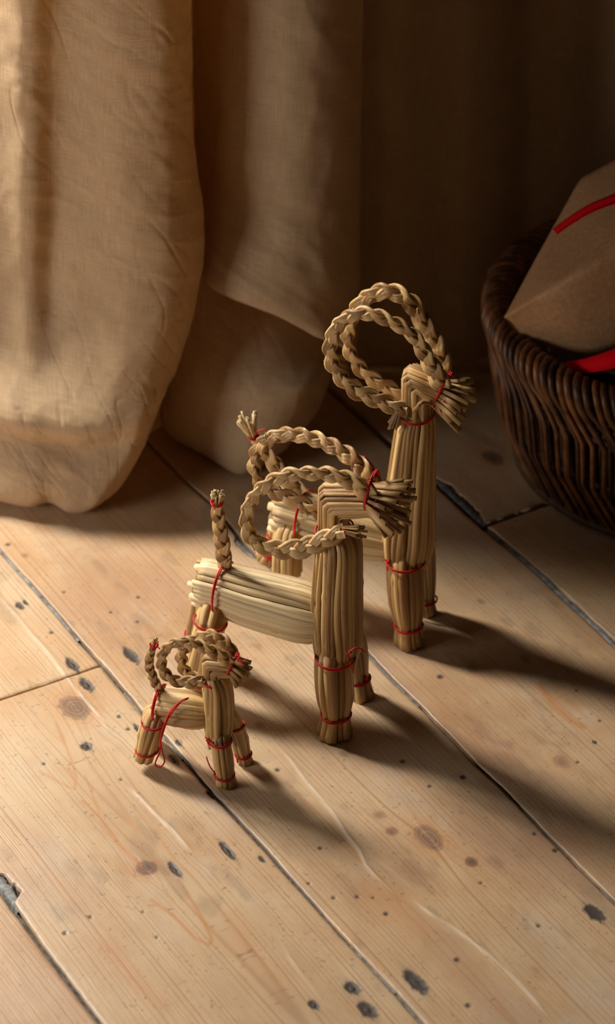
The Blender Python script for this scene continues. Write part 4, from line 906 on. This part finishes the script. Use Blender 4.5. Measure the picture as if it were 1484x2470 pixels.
V = [[bc[0], bc[1], .006]] + [bring(t, .006, -.003) for t in np.linspace(0, 2 * math.pi, 48, endpoint=False)]
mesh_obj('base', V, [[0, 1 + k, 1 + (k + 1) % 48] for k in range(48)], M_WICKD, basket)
# paper lining glimpsed through the lattice
M_LINER = simple_mat('liner_paper', (.20, .14, .09), (.30, .22, .15), 30, .9)

# ================================================================== PARCEL
M_KRAFT = simple_mat('kraft_paper', (.33, .175, .080), (.42, .235, .115), 300, .62, .0003, stretch=(1, 1, 1), spec=.35)
M_RIB, nt, b, _ = newmat('red_ribbon'); b.inputs['Base Color'].default_value = (.66, .003, .010, 1); b.inputs['Roughness'].default_value = .9; b.inputs['Specular IOR Level'].default_value = .1
parcel = thing('wrapped_parcel', 'brown kraft paper parcel tied with red ribbon, leaning in the wicker basket', 'parcel', tuple(on_z(1500, 800, .15)))
def PZ(px, py, z): return on_z(px, py, z)
pk = [  # rows run from the near-left end; columns up over the parcel
    # along the long axis e: 0, .5, 1 ; across: under, M, ridge(L), T, back
]
secs = []
for t in (0, .33, .66, 1.0):
    ex, ey, ez = 560 * t, -345 * t, .070 * t
    secs.append([PZ(1330 + ex, 905 + ey, .075 + ez), PZ(1300 + ex * 1., 868 + ey, .118 + ez * .9), PZ(1425 + ex - 160 * (1 - t), 855 + ey - 60 * (1 - t), .140 + ez),
                 PZ(1230 + ex + 20, 752 + ey + 4, .163 + ez), PZ(1400 + ex - 100 * (1 - t), 430 + ey + 170 * (1 - t), .205 + ez), PZ(1440 + ex, 440 + ey, .15 + ez), PZ(1460 + ex, 640 + ey, .09 + ez)])
# explicit soft prism
Lp = PZ(1216, 766, .150)
def poly_parcel():
    V = [Lp, PZ(1305, 600, .188), PZ(1401, 430, .222), PZ(1720, 255, .272), PZ(1900, 470, .262), PZ(1860, 660, .205), PZ(1640, 765, .165), PZ(1428, 858, .136),
         PZ(1300, 866, .118), PZ(1375, 900, .100), PZ(1620, 1000, .085), PZ(1900, 900, .110), PZ(1500, 615, .10), PZ(1740, 540, .13), PZ(1400, 800, .09),
         PZ(1480, 606, .220), PZ(1700, 470, .268), PZ(1560, 720, .184), PZ(1300, 714, .185), PZ(1560, 345, .249), PZ(1246, 790, .140)]
    F = [[0, 18, 1], [1, 18, 15], [1, 15, 2], [2, 15, 19], [19, 15, 16], [19, 16, 3], [3, 16, 4], [16, 5, 4], [16, 17, 5], [17, 16, 15], [17, 6, 5], [15, 7, 17], [17, 7, 6], [18, 7, 15],
         [0, 20, 18], [20, 7, 18], [0, 8, 20], [8, 9, 7], [8, 7, 20], [9, 10, 6], [9, 6, 7], [10, 11, 5], [10, 5, 6], [11, 4, 5], [0, 1, 14], [1, 2, 12], [1, 12, 14], [0, 14, 8], [8, 14, 9], [9, 14, 10],
         [2, 19, 12], [19, 3, 13], [19, 13, 12], [3, 4, 13], [4, 11, 13], [13, 11, 10], [13, 10, 12], [12, 10, 14]]
    o = mesh_obj('paper_wrapping', V, F, M_KRAFT, parcel)
    me = o.data
    cr = me.attributes.new('crease_edge', 'FLOAT', 'EDGE')
    sharp = {(0, 1): 1., (1, 2): 1., (2, 19): 1., (3, 19): .9, (2, 12): .8, (0, 8): 1., (8, 9): .9, (0, 20): 1., (7, 20): 1., (6, 7): .7, (7, 9): .2, (0, 18): .5, (15, 18): .5, (15, 16): .5}
    for e in me.edges:
        k = tuple(sorted(e.vertices)); cr.data[e.index].value = sharp.get(k, .0)
    md = o.modifiers.new('sub', 'SUBSURF'); md.levels = 4; md.render_levels = 4
    return o
po = poly_parcel()
dg = bpy.context.evaluated_depsgraph_get(); dg.update()
from mathutils.bvhtree import BVHTree
ev = po.evaluated_get(dg); mw = po.matrix_world
bvh = BVHTree.FromPolygons([mw @ v.co for v in ev.data.vertices], [list(p.vertices) for p in ev.data.polygons])
def hit(px, py, lift=.0006):
    r = Vector(ray(px, py)).normalized(); loc, nrm, _, d = bvh.ray_cast(Vector(CAM), r)
    if loc is None: return None
    if nrm.dot(r) > 0: nrm = -nrm
    return np.array(loc + nrm * lift), np.array(nrm)
def ribbon(cpx, wid, name='ribbon'):
    """a flat band laid on the parcel along a measured centre line"""
    cp = spline(np.array([[a, b_, w_] for (a, b_), w_ in zip(cpx, wid)]), 34)
    tg = np.gradient(cp[:, :2], axis=0); tg /= np.linalg.norm(tg, axis=1, keepdims=True); nn = np.stack([-tg[:, 1], tg[:, 0]], 1)
    top = []; low = []
    for (x, y, w_), n_ in zip(cp, nn):
        row = []
        for s_ in (-.5, -.17, .17, .5):
            h_ = hit(x + n_[0] * w_ * s_, y + n_[1] * w_ * s_)
            row.append(h_)
        if all(h_ is not None for h_ in row): top.append([h_[0] for h_ in row]); low.append([h_[0] - h_[1] * .0005 for h_ in row])
    top = np.array(top); low = np.array(low); m = len(top)
    if m < 3: print('ribbon miss', name); return
    V = np.concatenate([top.reshape(-1, 3), low.reshape(-1, 3)]); F = []
    for i in range(m - 1):
        for j in range(3):
            a = i * 4 + j; F.append([a, a + 1, a + 5, a + 4]); b0 = m * 4 + a; F.append([b0 + 4, b0 + 5, b0 + 1, b0])
        for j in (0, 3): a = i * 4 + j; F.append([a, a + 4, m * 4 + a + 4, m * 4 + a])
    mesh_obj(name, V, F, M_RIB, parcel)
ribbon([(1302, 596), (1345, 556), (1400, 518), (1440, 497), (1500, 474), (1580, 440), (1680, 392)], [15, 17, 19, 21, 23, 24, 24])
# second ribbon: a wide band hanging under the parcel's lower edge
def band(pts, half, name='ribbon'):
    P = spline(np.array(pts), 20); T = np.gradient(P, axis=0); T /= np.linalg.norm(T, axis=1, keepdims=True)
    n_ = np.cross(T, np.array([0, -.75, .65])); n_ /= np.linalg.norm(n_, axis=1, keepdims=True)
    hw = np.linspace(.25, 1, 20)[:, None] ** .6 * half; nrm = np.cross(n_, T)
    V = np.vstack([P - n_ * hw, P + n_ * hw, P - n_ * hw - nrm * .0006, P + n_ * hw - nrm * .0006]); m = 20; F = []
    for i in range(m - 1):
        F += [[i, i + 1, m + i + 1, m + i], [2 * m + i, 3 * m + i, 3 * m + i + 1, 2 * m + i + 1], [i, 2 * m + i, 2 * m + i + 1, i + 1], [m + i, m + i + 1, 3 * m + i + 1, 3 * m + i]]
    mesh_obj(name, V, F, M_RIB, parcel)
band([PZ(1362, 884, .128), PZ(1400, 884, .137), PZ(1450, 874, .147), PZ(1510, 855, .158), PZ(1600, 815, .176), PZ(1720, 760, .20)], .0095)
